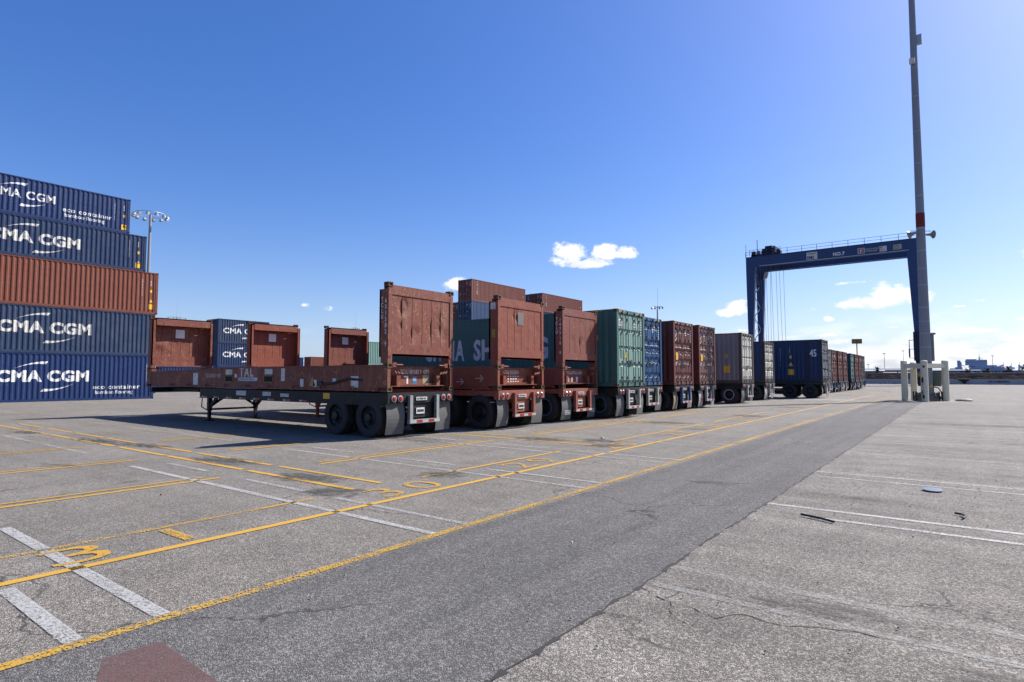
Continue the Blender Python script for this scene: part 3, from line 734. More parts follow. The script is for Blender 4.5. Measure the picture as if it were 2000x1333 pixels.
def chassis(label, loc, L, frame=black_f, guard=M_STEEL, flap=M_FLAP, rim=None, flapmark=None, axle=(-.80, -2.2), detail=True, zt=1.2, chev=False):
    t = thing('container_chassis', label, 'trailer', loc, 0, 'chassis parked in the long row')
    def fr():
        m = MB()
        # two long rails (I section), outriggers, bolsters
        for y in (.72, 1.60):
            m.box(-L + 2.6, -.12, y, y + .13, .80, .815); m.box(-L + 2.6, -.12, y + .055, y + .075, .815, 1.11); m.box(-L + 2.6, -.12, y, y + .13, 1.11, 1.125)
            m.box(-L + .15, -L + 2.62, y, y + .13, 1.0, 1.13)
        x = -L + 3
        while x < -1: m.box(x, x + .08, .8, 1.65, .86, 1.06); x += 1.3
        m.box(-L + 4.2, -.15, .02, .05, .98 - .14, zt - .035) if frame is black_f else m.box(-L + 4.2, -.15, .06, .09, 1.0, zt - .035)
        m.box(-L + .02, -L + .25, .02, WD - .02, .98, zt - .03)
        m.box(-.2, -.02, .01, WD - .01, .90, zt - .03)              # rear bolster
        for q in (-3.2, -5.5, -8.1): m.box(q, q + .12, .05, WD - .05, .95, zt - .04)
        for ax in axle:
            m.tube((ax, .3, .52), (ax, WD - .3, .52), .065, n=8); m.box(ax - .5, ax + .5, .74, .83, .62, .68); m.box(ax - .5, ax + .5, 1.61, 1.7, .62, .68)
            m.box(ax - .06, ax + .06, .74, .83, .66, .82); m.box(ax - .06, ax + .06, 1.61, 1.7, .66, .82)
        return m.mesh('frame', frame)
    add('frame', cached(('chf', round(L, 2), frame.name, axle, zt), fr), t)
    for ax in axle:
        for y in (.155, .47, WD - .47, WD - .155):
            w = add('wheel', wheel_mesh(), t, (ax, y, .52), (0, random.uniform(0, 6), 0))
            if y in (.155, WD - .155): rm_ = add('rim', rim_mesh(rim_dark), w, (0, 0, 0), (0, 0, 0 if y < 1 else math.pi)); rim and add('rim_ring', ring_mesh(rim), rm_)
    # rear under-ride guard
    def gd():
        m = MB()
        for y in (.68, WD - .78): m.box(-.01, .09, y, y + .1, .38, 1.1)
        m.box(-.01, .1, .66, WD - .66, .36, .46)
        return m.mesh('rear_guard', guard)
    g = add('rear_guard', cached(('guard', guard.name), gd), t)
    for i, (y0, y1) in enumerate(((.68, .9), (.9, 1.12), (1.12, 1.34), (1.34, 1.56), (1.56, 1.76))):
        letter(g, [(*rect2(y1 - y0, .07), 0, 0)], M_REDTAPE if i % 2 else M_WTAPE, (.1, y0, .375), (0, 1, 0), (0, 0, 1), (1, 0, 0), name='reflective_tape')
    def lp():
        m = MB()
        m.lathe([(.062, -.03), (.062, .02), (.045, .035), (0, .04)], (0, 0, 0), n=14); me = m.mesh('tail_light', M_RED); return smoothed(me)
    def bz():
        m = MB(); m.lathe([(.085, -.01), (.085, .012), (.065, .016), (.065, .0)], (0, 0, 0), n=16); return m.mesh('lamp_bezel', M_STEEL)
    for y in (.2, .42, WD - .42, WD - .2):
        a = add('tail_light', cached('tl', lp), t, (-.005, y, 1.02), (0, 0, R(-90))); add('bezel', cached('bz', bz), a)
    def pl():
        m = MB(); m.box(-.02, -.008, .98, 1.38, .96, 1.05); return m.mesh('number_plate', M_STICK)
    p = add('identification_plate', cached('idp', pl), t, (.012, 0, 0))
    r = random.Random(int(loc[1] * 10)); letter(p, [(*rect2(r.uniform(.02, .035), .05), .03 + i * .05, 0) for i in range(7)], M_BLK, (-.008, .98, .98), (0, 1, 0), (0, 0, 1), (1, 0, 0), name='plate_marking')
    def lpl():
        m = MB(); m.box(-.03, -.015, 1.02, 1.32, .60, .76); return m.mesh('licence_plate', M_STICK)
    q = add('licence_plate', cached('lpl', lpl), t, (-.02, 0, 0))
    letter(q, [(*rect2(.03, .07), .03 + i * .042, 0) for i in range(6)], M_BLK, (-.015, 1.02, .645), (0, 1, 0), (0, 0, 1), (1, 0, 0), name='plate_marking')
    def bk():
        m = MB(); m.box(-.12, -.06, .8, 1.6, .5, .9); return m.mesh('axle_shield', frame)
    add('light_panel', cached(('bk', frame.name), bk), t)
    for k, y in enumerate((.04, WD - .60)):
        f = add('mud_flap', flap_mesh(flap, (.9, .55)[k]), t, (-.13, y, .9), (0, 0, random.uniform(-.12, .12)))
        if flapmark:
            v, fc = textgeo(flapmark, .13, .012, 1.1, align='CENTER'); letter(f, [(v, fc, 0, 0), (*rect2(.3, .015), -.15, -.05)], M_WHITE, (.9 * .05 if k == 0 else .03, .28, -.56), (0, 1, 0), (0, 0, 1), (1, 0, 0), name='lettering', lift=.03)
        if chev: letter(f, [([(.1, 0), (.2, 0), (.34, .16), (.2, .32), (.1, .32), (.24, .16)], [(0, 1, 2, 5), (5, 2, 3, 4)], .1, 0)], M_RED, (.05, .0, -.6), (0, 1, 0), (0, 0, 1), (1, 0, 0), name='chevron', lift=.03)
    if detail:
        def leg():
            m = MB(); m.box(-.075, .075, -.06, .06, .35, 1.0); m.box(-.055, .055, -.045, .045, .08, .4); m.box(-.14, .14, -.12, .12, .0, .03); m.box(-.05, .05, -.04, .04, .03, .1)
            return m.mesh('landing_leg', frame)
        xl = -L + 4.25
        for y in (.35, WD - .35): add('landing_leg', cached(('leg', frame.name), leg), t, (xl, y, .02))
        def br():
            m = MB(); m.beam((xl, .35, .42), (xl, WD - .35, .42), .05, .07)
            for y in (.35, WD - .35): m.beam((xl + .05, y, .5), (xl + .75, y, 1.02), .06, .12)
            m.beam((xl, .35, .5), (xl, 1.1, 1.0), .05, .08); m.beam((xl, WD - .35, .5), (xl, WD - 1.1, 1.0), .05, .08)
            m.path([(xl - .1, .33, .38), (xl - .45, .28, .5), (xl - .4, .28, .85), (xl - .3, .28, 1.0), (xl - .05, .3, 1.0)], .018)
            return m.mesh('leg_brace', frame)
        add('leg_brace', cached(('brace', frame.name, round(L, 2)), br), t)
    if frame is black_f and detail:
        for i in range(8):
            x = -3.9 - i * .85
            letter(t, [(*rect2(.12, .05), 0, 0)], M_WTAPE, (x, .02, .86), (1, 0, 0), (0, 0, 1), (0, -1, 0), name='reflective_tape')
            letter(t, [(*rect2(.24, .05), 0, 0)], M_REDTAPE, (x + .13, .02, .86), (1, 0, 0), (0, 0, 1), (0, -1, 0), name='reflective_tape')
        letter(t, [(*rect2(.62, .15), 0, 0), (*rect2(.48, .13), 1.6, .01), (*rect2(.45, .1), 2.6, 0)], M_LET2, (-L + 6.7, .02, .98), (1, 0, 0), (0, 0, 1), (0, -1, 0), name='chassis_plate')
        letter(t, [(*rect2(.3, .16), 0, 0)], M_YEL, (-2.75, .02, .97), (1, 0, 0), (0, 0, 1), (0, -1, 0), name='yellow_sticker')
    return t

# ------------------------------------------------------------------ flatracks
def flatrack(label, loc, L, mat, numb, numb2, side_label, group, dents=1.0, n_panel=6, tal=False, sticker=None, z0=1.2, arrows=False, top=2.82):
    t = thing('flatrack', label, 'flatrack container', (loc[0], loc[1], z0), 0, group)
    H = top
    m = MB()
    for y0, y1, o in ((.02, .035, 0), (WD - .035, WD - .02, 1)):
        m.prism([(-L + .4, .05), (-.4, .05), (-.4, .66), (-L + 6.5, .66), (-L + .4, .55)], 'Y', y0, y1)
        a, b = (.0, .12) if o == 0 else (WD - .12, WD)
        m.prism([(-L + .4, .55), (-L + 6.5, .66), (-.4, .66), (-.4, .70), (-L + 6.5, .70), (-L + .4, .59)], 'Y', a, b); m.box(-L + .4, -.4, a, b, .01, .05)
        x = -L + 1.4
        while x < -1: m.box(x, x + .05, (.036, WD - .15)[o], (.15, WD - .036)[o], .05, .55); x += 1.6
    # deck and cross members, gooseneck tunnel
    m.box(-L + 6.5, -.4, .12, WD - .12, .61, .655); m.prism([(-L + .4, .5), (-L + 6.5, .61), (-L + 6.5, .65), (-L + .4, .54)], 'Y', .12, WD - .12)
    x = -L + 1
    while x < -.8: m.box(x, x + .07, .13, WD - .13, .2 if x > -L + 3.4 else .4, .6 if x > -L + 6.4 else .49); x += .6
    for xs in (-.38, -L + .32): m.box(xs, xs + .06, .12, WD - .12, .16, .66 if xs > -1 else .54)
    m.box(-.34, -.30, .38, WD - .38, .2, .42); m.box(-.34, -.2, .38, WD - .38, .16, .2)
    for y in (.42, WD - .55): m.box(-.34, -.12, y, y + .13, .12, .42)
    m.box(-.34, -.1, .2, WD - .2, .13, .15)
    add('platform', m.mesh('platform', mat), t)
    # hooks and lashing rings along the near beam
    m = MB()
    for i in range(9):
        x = -1.5 - i * (L - 3) / 8.5; m.path([(x, .0, .06), (x + .06, -.03, .13), (x + .16, -.03, .13), (x + .22, .0, .06)], .014, 5)
    add('lashing_rings', m.mesh('lashing_rings', mat), t)
    ry = (.44, 1.0, 1.56, 2.0)
    for end in (0, 1):
        # face plane: rear wall spans x -.36..0 ; front wall mirrored
        fx = 0 if end == 0 else -L
        sgn = -1 if end == 0 else 1
        def X(a): return fx + sgn * a
        m = MB()
        def bx(a, b, y0, y1, z0, z1): m.box(min(X(a), X(b)), max(X(a), X(b)), y0, y1, z0, z1)
        add_z = 1.14
        # panel with vertical seams (slightly uneven plates)
        pn = MB(); py = [.13 + i * (WD - .26) / n_panel for i in range(n_panel + 1)]
        zz = [1.22 + i * (H - .30 - 1.22) / 14 for i in range(15)]
        rr = random.Random(int(loc[1] * 7) + end)
        cols = []
        for i in range(n_panel):
            a, b = py[i] + .007, py[i + 1] - .007; ns = 6
            for s in range(ns + 1): cols.append((a + (b - a) * s / ns, 0))
        dentlist = [(rr.uniform(.3, 2.1), rr.uniform(1.45, 2.35), rr.uniform(.06, .22), rr.uniform(.008, .028)) for _ in range(int(16 * dents))]
        def dep(y, z): return (.045 if end else .03) + sum(d * max(0, 1 - ((y - a) ** 2 + (z - b) ** 2) / (r * r)) for a, b, r, d in dentlist)
        ns = 7
        for i in range(n_panel):
            cs = cols[i * ns:(i + 1) * ns]
            vs = [(X(dep(y, z)), y, z) for z in zz for y, _ in cs]; fs = []
            for r_ in range(len(zz) - 1):
                for c_ in range(ns - 1): k = r_ * ns + c_; fs.append((k, k + 1, k + 1 + ns, k + ns))
            pn.raw(vs, fs)
            # seam groove sides
            ya, yb = cs[0][0], cs[-1][0]
            for y in (ya, yb): pn.face([(X(.045 if end else .03), y, zz[0]), (X(.045 if end else .03), y, zz[-1]), (X(.02 if end else .055), y, zz[-1]), (X(.02 if end else .055), y, zz[0])])
        b0, b1 = (.05, .075) if end == 0 else (.006, .024)
        pn.box(min(X(b0), X(b1)), max(X(b0), X(b1)), .16, WD - .16, 1.15, H - .25)
        # rails and posts
        for y0, y1 in ((.012, .125), (WD - .125, WD - .012)):
            bx(.008, .06, y0, y1, .9, H - .12); bx(.06, .36, (y0 if y0 < 1 else y1 - .03), (y0 + .03 if y0 < 1 else y1), .9, H - .16)
            bx(.3, .36, y0, y1, .9, H - .16)
        bx(.012, .09, .125, WD - .125, H - .30, H - .05); bx(.09, .36, .16, WD - .16, H - .10, H - .06)
        bx(.3, .36, .16, WD - .16, H - .36, H - .06)
        zr = .93 if end == 0 else .8
        bx(.012, .09, .125, WD - .125, zr, 1.22); bx(.012, .30, .16, WD - .16, zr, zr + .05)
        bx(.09, .2, .16, WD - .16, H - .34, H - .31)
        # lower posts and hinge blocks
        for y0, y1 in ((.005, .17), (WD - .17, WD - .005)):
            lo = MB()
            for zz0, zz1 in ((.13, .62),):
                lo.box(min(X(.01), X(.10)), max(X(.01), X(.10)), y0, (y0 + .1) if y0 < 1 else y1, zz0, zz1) if y0 < 1 else lo.box(min(X(.01), X(.10)), max(X(.01), X(.10)), y1 - .1, y1, zz0, zz1)
                lo.box(min(X(.10), X(.42)), max(X(.10), X(.42)), y0, y1, .1, .70)
            lo.tube((X(.12), (y0 + y1) / 2, .6), (X(.12), (y0 + y1) / 2, .95), .05)
            lo.box(min(X(.02), X(.3)), max(X(.02), X(.3)), y0 + .01, y1 - .01, .74, .92)
            add('corner_base', lo.mesh('corner_base', mat), t)
        w = add('end_wall', m.mesh('end_wall', mat), t); add('wall_panel', smoothed(pn.mesh('wall_panel', mat), 25), w)
        cm = casting_mesh(brass)
        for y in (.081, WD - .081):
            for z in (.06, .68, H - .04): add('corner_casting', cm, t, (X(.085), y + (-.006 if y < 1 else .006), z))
        # locking pins beside the hinges
        pm = MB()
        for s_ in (0, 1):
            y = .2 if s_ == 0 else WD - .2; d = 1 if s_ == 0 else -1
            pm.box(min(X(.02), X(.1)), max(X(.02), X(.1)), min(y, y + d * .12), max(y, y + d * .12), .64, .76); pm.tube((X(.03), y + d * .1, .7), (X(.03), y + d * .34, .7), .022, n=6)
            for j in range(3): pm.tube((X(.02), y + d * (.04 + j * .1), .53 - .01 * j), (X(.02), y + d * (.12 + j * .1), .47 - .01 * j), .026, n=6)
        add('locking_pins', pm.mesh('locking_pins', mat), t)
        if end == 1: letter(t, [(*rect2(.3, .32), 0, 0)], M_STICK, (X(.36), 1.0, 2.05), (0, 1, 0), (0, 0, 1), (1, 0, 0), name='white_placard') if False else letter(t, [(*rect2(.36, .36), 0, 0)], M_WHITE, (X(.085), 1.0, 1.98), (0, 1, 0), (0, 0, 1), (1, 0, 0), name='white_placard')
    if dents > .5:
        m = MB(); m.path([(-1.0, .03, .30), (-1.6, -.01, .33), (-2.3, -.01, .2), (-2.9, .01, .18)], .035, 6); m.box(-2.95, -2.75, -.03, .02, .14, .26); add('lashing_bar', m.mesh('lashing_bar', M_BLK), t)
    # end lettering
    v, f = textgeo(numb, .16, .006, .68, 1.08); letter(t, [(v, f, 0, 0)], M_WHITE, (-.32, .72, .47), (0, 1, 0), (0, 0, 1), (1, 0, 0), lift=.004)
    # vertical number on the near post
    if numb2:
        a, b = numb2
        vert_text(t, a, -.25, H - .48, .16, M_WHITE, y=.012, step=.95); vert_text(t, b, -.11, H - .52, .16, M_WHITE, y=.012, step=1.0)
    letter(t, [(*rect2(.12, .2), .02, .22), (*rect2(.12, .2), 2.1, .22)], M_STICK, (-.1, 0.1, 0), (0, 1, 0), (0, 0, 1), (1, 0, 0), name='sticker') if False else None
    if sticker == 'a':
        letter(t, [([(0, .2), (.16, .2), (.16, -.02), (.1, -.02), (.1, .16), (0, .16)], [(0, 1, 4, 5), (1, 2, 3, 4)], .0, 0)], M_WHITE, (-.298, .82, .21), (0, 1, 0), (0, 0, 1), (1, 0, 0), name='sticker')
        s = letter(t, [(*rect2(.16, .2), 0, 0)], plain('sky_blue_sticker', (.02, .25, .5), .5), (-.298, 1.14, .2), (0, 1, 0), (0, 0, 1), (1, 0, 0), name='sticker')
        v, f = textgeo('GL', .11, .01, .9); letter(s, [(v, f, .01, .08)], M_WHITE, (-.296, 1.14, .2), (0, 1, 0), (0, 0, 1), (1, 0, 0))
        letter(t, [(*rect2(.24, .26), 0, 0)], plain('cream_plate', (.5, .42, .25), .5), (-.298, 1.52, .17), (0, 1, 0), (0, 0, 1), (1, 0, 0), name='data_plate')
        for y in (.24, WD - .42):
            letter(t, [(*rect2(.15, .2), 0, 0)], M_STICK, (-.318, y, .2), (0, 1, 0), (0, 0, 1), (1, 0, 0), name='sticker')
    if sticker == 'b':
        r = random.Random(4); g = [(*rect2(r.uniform(.05, .1), .035), .05 + i * .13, .2 - j * .08) for j in range(3) for i in range(5 - (j % 2))]
        letter(t, g, M_WHITE, (-.298, .8, .18), (0, 1, 0), (0, 0, 1), (1, 0, 0), name='stencilled_marks')
        letter(t, [(*rect2(.3, .4), 0, 0)], plain('bare_grey_primer', (.2, .18, .17), .6), (-.03, 1.02, 2.0), (0, 1, 0), (0, 0, 1), (1, 0, 0), name='worn_patch', lift=.012)
    if sticker == 'c':
        v, f = textgeo('0', .26, .03, .8); letter(t, [(*rect2(.11, .2), 0, 0), (v, f, .28, 0), (*rect2(.12, .2), .6, .0)], M_WHITE, (-.298, .75, .18), (0, 1, 0), (0, 0, 1), (1, 0, 0), name='sticker')
    if tal:
        bx0 = -7.35
        s = letter(t, [(*rect2(1.16, .36), 0, .16)], plain('faded_red_sign', (.3, .03, .03), .5), (bx0, .02, .2), (1, 0, 0), (0, 0, 1), (0, -1, 0), name='company_sign')
        v, f = textgeo('TAL', .42, .03, 1.0, 1.25); letter(s, [(v, f, .07, .2)], M_LET2, (bx0, .02, .2), (1, 0, 0), (0, 0, 1), (0, -1, 0), lift=.007)
        letter(s, [(*rect2(1.16, .11), 0, .05)], M_LET2, (bx0, .02, .2), (1, 0, 0), (0, 0, 1), (0, -1, 0), name='white_band')
        v, f = textgeo('INTERNATIONAL', .1, .005, 1.0, 1.25); letter(s, [(v, f, .03, .07)], plain('navy_lettering', (.02, .03, .12), .5), (bx0, .02, .2), (1, 0, 0), (0, 0, 1), (0, -1, 0), lift=.007)
        letter(s, [(*rect2(1.16, .05), 0, 0)], plain('navy_lettering', (.02, .03, .12), .5), (bx0, .02, .2), (1, 0, 0), (0, 0, 1), (0, -1, 0), name='blue_band')
        v, f = textgeo('TCLU 601582 9  42P3', .19, .005, .62, 1.0); letter(t, [(v, f, 0, 0)], M_LET2, (-9.6, .02, .36), (1, 0, 0), (0, 0, 1), (0, -1, 0))
        for x in (-8.2, -5.78):
            m = MB(); m.box(x - .03, x + .5, .005, .02, .2, .23); m.box(x - .03, x + .5, .005, .02, .4, .43); m.box(x - .03, x, .005, .02, .2, .43); m.box(x + .47, x + .5, .005, .02, .2, .43)
            fk = add('forklift_pocket', m.mesh('forklift_pocket', plain('dull_yellow_rim', (.3, .17, .02), .6)), t)
            letter(fk, [(*rect2(.47, .2), 0, 0)], M_DARK, (x, .02, .215), (1, 0, 0), (0, 0, 1), (0, -1, 0), name='pocket_shade_patch')  # flat patch, the pocket's inner shade is painted on the beam
            letter(t, [(*rect2(.44, .17), 0, 0)], M_LET2, (x + .01, .02, .46), (1, 0, 0), (0, 0, 1), (0, -1, 0), name='sticker')
        letter(t, [(*rect2(.15, .12), 0, .36), (*rect2(.2, .38), 2.75, .26), (*rect2(.17, .22), 3.75, .1), (*rect2(.16, .2), 4.4, .1), (*rect2(.16, .12), 5.3, .22), (*rect2(.32, .3), 6.1, .1), (*rect2(.35, .42), -2.9, .1)], M_STICK, (-7.6, .02, 0), (1, 0, 0), (0, 0, 1), (0, -1, 0), name='sticker')
        letter(t, [(*tri2(.3), 0, 0)], plain('dull_yellow_triangle', (.5, .32, .08), .6), (-3.4, .02, .12), (1, 0, 0), (0, 0, 1), (0, -1, 0), name='warning_sticker')
    if arrows:
        g = []
        for x, z in ((-2.6, .42), (-2.5, .15), (-1.7, .17), (-.9, .28)):
            g += [(*rect2(.3, .02), x, z), ([(0, .1), (.14, 0), (.14, .02), (.02, .115)], [(0, 1, 2, 3)], x + .18, z), ([(0, -.1), (.14, 0), (.14, -.02), (.02, -.115)], [(0, 1, 2, 3)], x + .18, z + .02)]
        letter(t, g, M_LET2, (0, .02, .05), (1, 0, 0), (0, 0, 1), (0, -1, 0), name='painted_arrows')
    if side_label:
        letter(t, [(*rect2(.2, .2), 0, 0)], M_LET2, (-.3, .012, H - .4), (1, 0, 0), (0, 0, 1), (0, -1, 0), name='sticker')
        letter(t, [(*rect2(.14, .24), 0, 0)], plain('yellow_label', (.4, .3, .03), .6), (-.25, .012, H - 1.25), (1, 0, 0), (0, 0, 1), (0, -1, 0), name='yellow_label')
    return t
fr1 = paint('rust_brown_flatrack_paint', (.255, .074, .046), .55, .6, .4, bump=.3, streak=.35, scratch=1.2)
fr2 = paint('brick_flatrack_paint', (.29, .075, .042), .5, .3, .3, streak=.2, scratch=.5)
fr3 = paint('rosy_flatrack_paint', (.25, .072, .05), .5, .32, .5, streak=.35, scratch=.4)
GF = 'flatracks with both end walls up'
flatrack('nearest flatrack, dented rear wall, red and white lettered sign on its long beam', (-11.65, 10.13), 14.4, fr1, 'TCLU 601582 9  42P3', ('TCLU', '601582 9'), False, GF, 1.2, tal=True, sticker='a')
flatrack('second flatrack with a grey worn patch in the middle of its rear wall', (-10.98, 13.8), 14.25, fr2, 'TRIU 025258 0', None, True, GF, .4, sticker='b', arrows=True)
flatrack('third flatrack with white vertical number, beside the green container', (-10.9, 17.28), 13.6, fr3, 'TCLU 147716 6  42P3', ('TCLU', '147716 6'), False, GF, .3, sticker='c', n_panel=6)

# ------------------------------------------------------------------ the row
chassis('black chassis under the nearest flatrack, silver rear guard', (-11.62, 10.13, 0), 14.2)
chassis('salmon-red chassis under the second flatrack, plain grey flaps', (-10.94, 13.8, 0), 13.7, salmon, salmon)
chassis('salmon-red chassis under the third flatrack, flaps with white letters', (-10.88, 17.28, 0), 13.3, salmon, salmon, rim=rim_blue, flapmark='DCLI')
def boxed(lab_c, lab_t, Xr, Y, col, door, kind, chkw, L=13.2, H=2.95, near=False, castm=brass, extra=None, frame=None, axle=(-.82, -2.12)):
    ch = chassis(lab_t, (Xr + .03, Y, 0), L, axle=axle, detail=near, **chkw)
    c = container(lab_c, (Xr, Y, 1.21), 0, col, L, H, door=door, doorkind=kind, cast=castm, group='containers on chassis in the long row', extra=extra, frame=frame)
    return c
c = boxed('sea-green container with white company name along its side, pale green doors', 'black chassis with grey flaps under the sea-green container', -10.3, 20.15, green, green_d, 'flat', dict(frame=black_f, guard=white_ch, rim=rim_blue), near=True, frame=green)
hazard(c, 2.95); door_marks(c, 2.95, 1)
GA = [None]
def slab(txt, x0, x1, z0, h):
    v, f = textgeo(txt, 1, .035, .62, 1.12); xs = [a for a, b in v]; ys = [b for a, b in v]
    kx = (x1 - x0) / (max(xs) - min(xs)); ky = h / (max(ys) - min(ys)); mx, my = min(xs), min(ys)
    return [((a - mx) * kx, (b - my) * ky) for a, b in v], f
M_LAV = plain('greyed_white_lettering', (.75, .74, .78), .6, var=.15)
v, f = slab('CHINA', 0, 2.55, 0, .95); letter(c, [(v, f, 0, 0)], M_LAV, (-20.55 + 10.3, .012, 1.08), (1, 0, 0), (0, 0, 1), (0, -1, 0), corr=(-20.55 + 10.3, 1))
v, f = slab('SHIPPING', 0, 4.0, 0, .95); letter(c, [(v, f, 0, 0)], M_LAV, (-17.45 + 10.3, .012, 1.08), (1, 0, 0), (0, 0, 1), (0, -1, 0), corr=(-17.45 + 10.3, 1))
v, f = textgeo('84 421 2', .17, .01, .8, 1.15); letter(c, [(v, f, 0, 0)], M_WHITE, (-1.75, .012, 2.38), (1, 0, 0), (0, 0, 1), (0, -1, 0), corr=(-1.75, 1))
letter(c, [(*rect2(.13, .2), 0, 0)], M_YEL, (-.95, .012, 1.78), (1, 0, 0), (0, 0, 1), (0, -1, 0), corr=(-.95, 1), name='yellow_label')
s = letter(c, [(*rect2(.3, .26), 0, 0)], M_STICK, (-.034, .2, 2.32), (0, 1, 0), (0, 0, 1), (1, 0, 0), name='sticker', lift=.008)
v, f = textgeo('CS', .2, .015, .9); letter(s, [(v, f, .02, .06)], plain('navy_lettering', (.02, .03, .12), .5), (-.034, .2, 2.32), (0, 1, 0), (0, 0, 1), (1, 0, 0), lift=.011)
letter(c, [(*tri2(.26), 0, 0)], M_YEL, (-.034, .66, 1.1), (0, 1, 0), (0, 0, 1), (1, 0, 0), name='warning_sticker', lift=.012)
c = boxed('bright blue container squeezed between the green and the maroon ones', 'chassis under the bright blue container in the row', -10.75, 22.95, blue_m, blue_m, 'corr', dict(frame=black_f, guard=white_ch)); hazard(c, 2.95); door_marks(c, 2.95, 2)
def klogo(c, z):
    a = letter(c, [(*rect2(.34, .52), 0, 0)], plain('royal_blue_sticker', (.015, .04, .25), .5), (-.03, .16, z), (0, 1, 0), (0, 0, 1), (1, 0, 0), name='sticker', lift=.02)
    letter(a, [([(.02, 0), (.12, 0), (.32, .2), (.3, .26)], [(0, 1, 2, 3)], 0, .02), ([(.02, 0), (.12, 0), (.32, .2), (.3, .26)], [(0, 1, 2, 3)], 0, .22)], M_YEL, (-.03, .16, z), (0, 1, 0), (0, 0, 1), (1, 0, 0), name='yellow_flash', lift=.024)
    letter(c, [(*rect2(.3, .34), 0, 0)], M_YEL, (-.03, .2, z - .85), (0, 1, 0), (0, 0, 1), (1, 0, 0), name='yellow_label', lift=.05)
c = boxed('maroon container with tan flaps below, first of the two maroon neighbours', 'chassis with a light-blue rear guard and tan flaps', -10.45, 26.05, maroon, maroon, 'corr', dict(frame=black_f, guard=blue_ch, flap=flap_t)); hazard(c, 2.95); door_marks(c, 2.95, 3); klogo(c, 2.0)
letter(c, [(*rect2(.16, .36), 0, 0)], M_YEL, (-1.7, .012, .75), (1, 0, 0), (0, 0, 1), (0, -1, 0), corr=(-1.7, 1), name='yellow_label')
c = boxed('maroon container with bleached doors, beside the gap before the grey one', 'chassis with white flaps marked by red chevrons', -10.35, 29.05, maroon, paint('bleached_maroon_paint', (.24, .12, .11), .5, .2, .5), 'corr', dict(frame=black_f, guard=white_ch, flap=flap_w, chev=True)); hazard(c, 2.95, side=False); door_marks(c, 2.95, 4); klogo(c, 2.0)
c = boxed('light grey container with off-white doors and white-rimmed wheel', 'chassis with white wheel rims under the light grey container', -10.2, 35.7, grey, white_d, 'flat', dict(frame=black_f, guard=white_ch, flap=M_FLAP, rim=rim_white), frame=paint('rusty_grey_frame', (.12, .085, .065), .6, .5, .3)); hazard(c, 2.95)
letter(c, [(*tri2(.3), 0, 1.75)], M_YEL, (-2.0, .012, 0), (1, 0, 0), (0, 0, 1), (0, -1, 0), corr=(-2.0, 1), name='warning_sticker')
letter(c, [(*rect2(.13, .2), 0, 1.5), (*rect2(.34, .42), -.1, .6)], M_YEL, (-.95, .012, 0), (1, 0, 0), (0, 0, 1), (0, -1, 0), corr=(-.95, 1), name='yellow_label')
vert_text(c, 'TGHU4821357', -1.45, 2.45, .1, M_BLK, corr=True, step=1.25)
c = boxed('navy container with off-white doors right beside the longer navy one', 'chassis under the navy container with off-white doors', -10.4, 41.6, navy, white_d, 'flat', dict(frame=green_ch, guard=white_ch, flap=flap_w), H=2.72, frame=paint('rusty_navy_frame', (.06, .045, .045), .6, .5, .3))
letter(c, [(*tri2(.3), 0, 1.0)], M_YEL, (-1.2, .012, 0), (1, 0, 0), (0, 0, 1), (0, -1, 0), corr=(-1.2, 1), name='warning_sticker')
vert_text(c, 'CMAU482', -1.15, 2.5, .1, M_WHITE, corr=True, step=1.1)
c = boxed('long navy container with a white 45 on its side, sticking out of the row', 'dark green chassis under the long navy container', -8.0, 47.8, navy, grey_d, 'flat', dict(frame=green_ch, guard=white_ch, flap=flap_w), H=3.08, extra=-1.05, near=True, frame=paint('dull_navy_frame', (.03, .035, .055), .6, .3, .3), axle=(-.95, -2.35))
v, f = textgeo('45', .72, .02, .62, 1.0); letter(c, [(v, f, 0, 0)], M_WHITE, (-.82, .012, 1.84), (1, 0, 0), (0, 0, 1), (0, -1, 0), corr=(-.82, 1))
letter(c, [(*rect2(.16, .2), -.02, 1.72), (*tri2(.32), -.1, 1.16), (*rect2(.42, .42), -.14, .5)], M_YEL, (-2.2, .012, 0), (1, 0, 0), (0, 0, 1), (0, -1, 0), corr=(-2.2, 1), name='warning_sticker')
vert_text(c, 'CMAU9482713', -2.85, 2.45, .11, M_WHITE, corr=True, step=1.2); vert_text(c, '4EG1', -2.2, 2.45, .11, M_WHITE, corr=True, step=1.2)
far = [(60.7, grey, grey_d, 'flat', 'blue-grey doored container just beyond the long navy one'), (63.7, maroon, redbrown, 'corr', 'maroon container next to the blue-grey doored one, far row'),
       (67.0, maroon, redbrown, 'corr', 'middle one of three maroon containers before the teal-sided one'), (70.2, maroon, redbrown, 'corr', 'maroon container left of the teal-sided one in the far row'),
       (75.3, teal, green_d, 'corr', 'teal-sided container with pale green doors in the far row'), (78.7, maroon, redbrown, 'corr', 'maroon container right of the teal-sided one'),
       (82.0, maroon, redbrown, 'corr', 'last maroon container but one from the far end of the row'), (85.5, dkgreen, dkgreen, 'flat', 'dark greenish container at the very end of the row')]
for i, (Y, a, b, k, lb) in enumerate(far):
    w = (white_ch, blue_ch, white_ch)[i % 3]
    c = boxed(lb, 'chassis under the ' + lb, -9.8 + rg.uniform(-.05, .05), Y, a, b, k, dict(frame=(black_f, green_ch)[i % 2], guard=w, flap=(M_FLAP, flap_w)[i % 2]), H=2.95)
    door_marks(c, 2.95, i + 20)

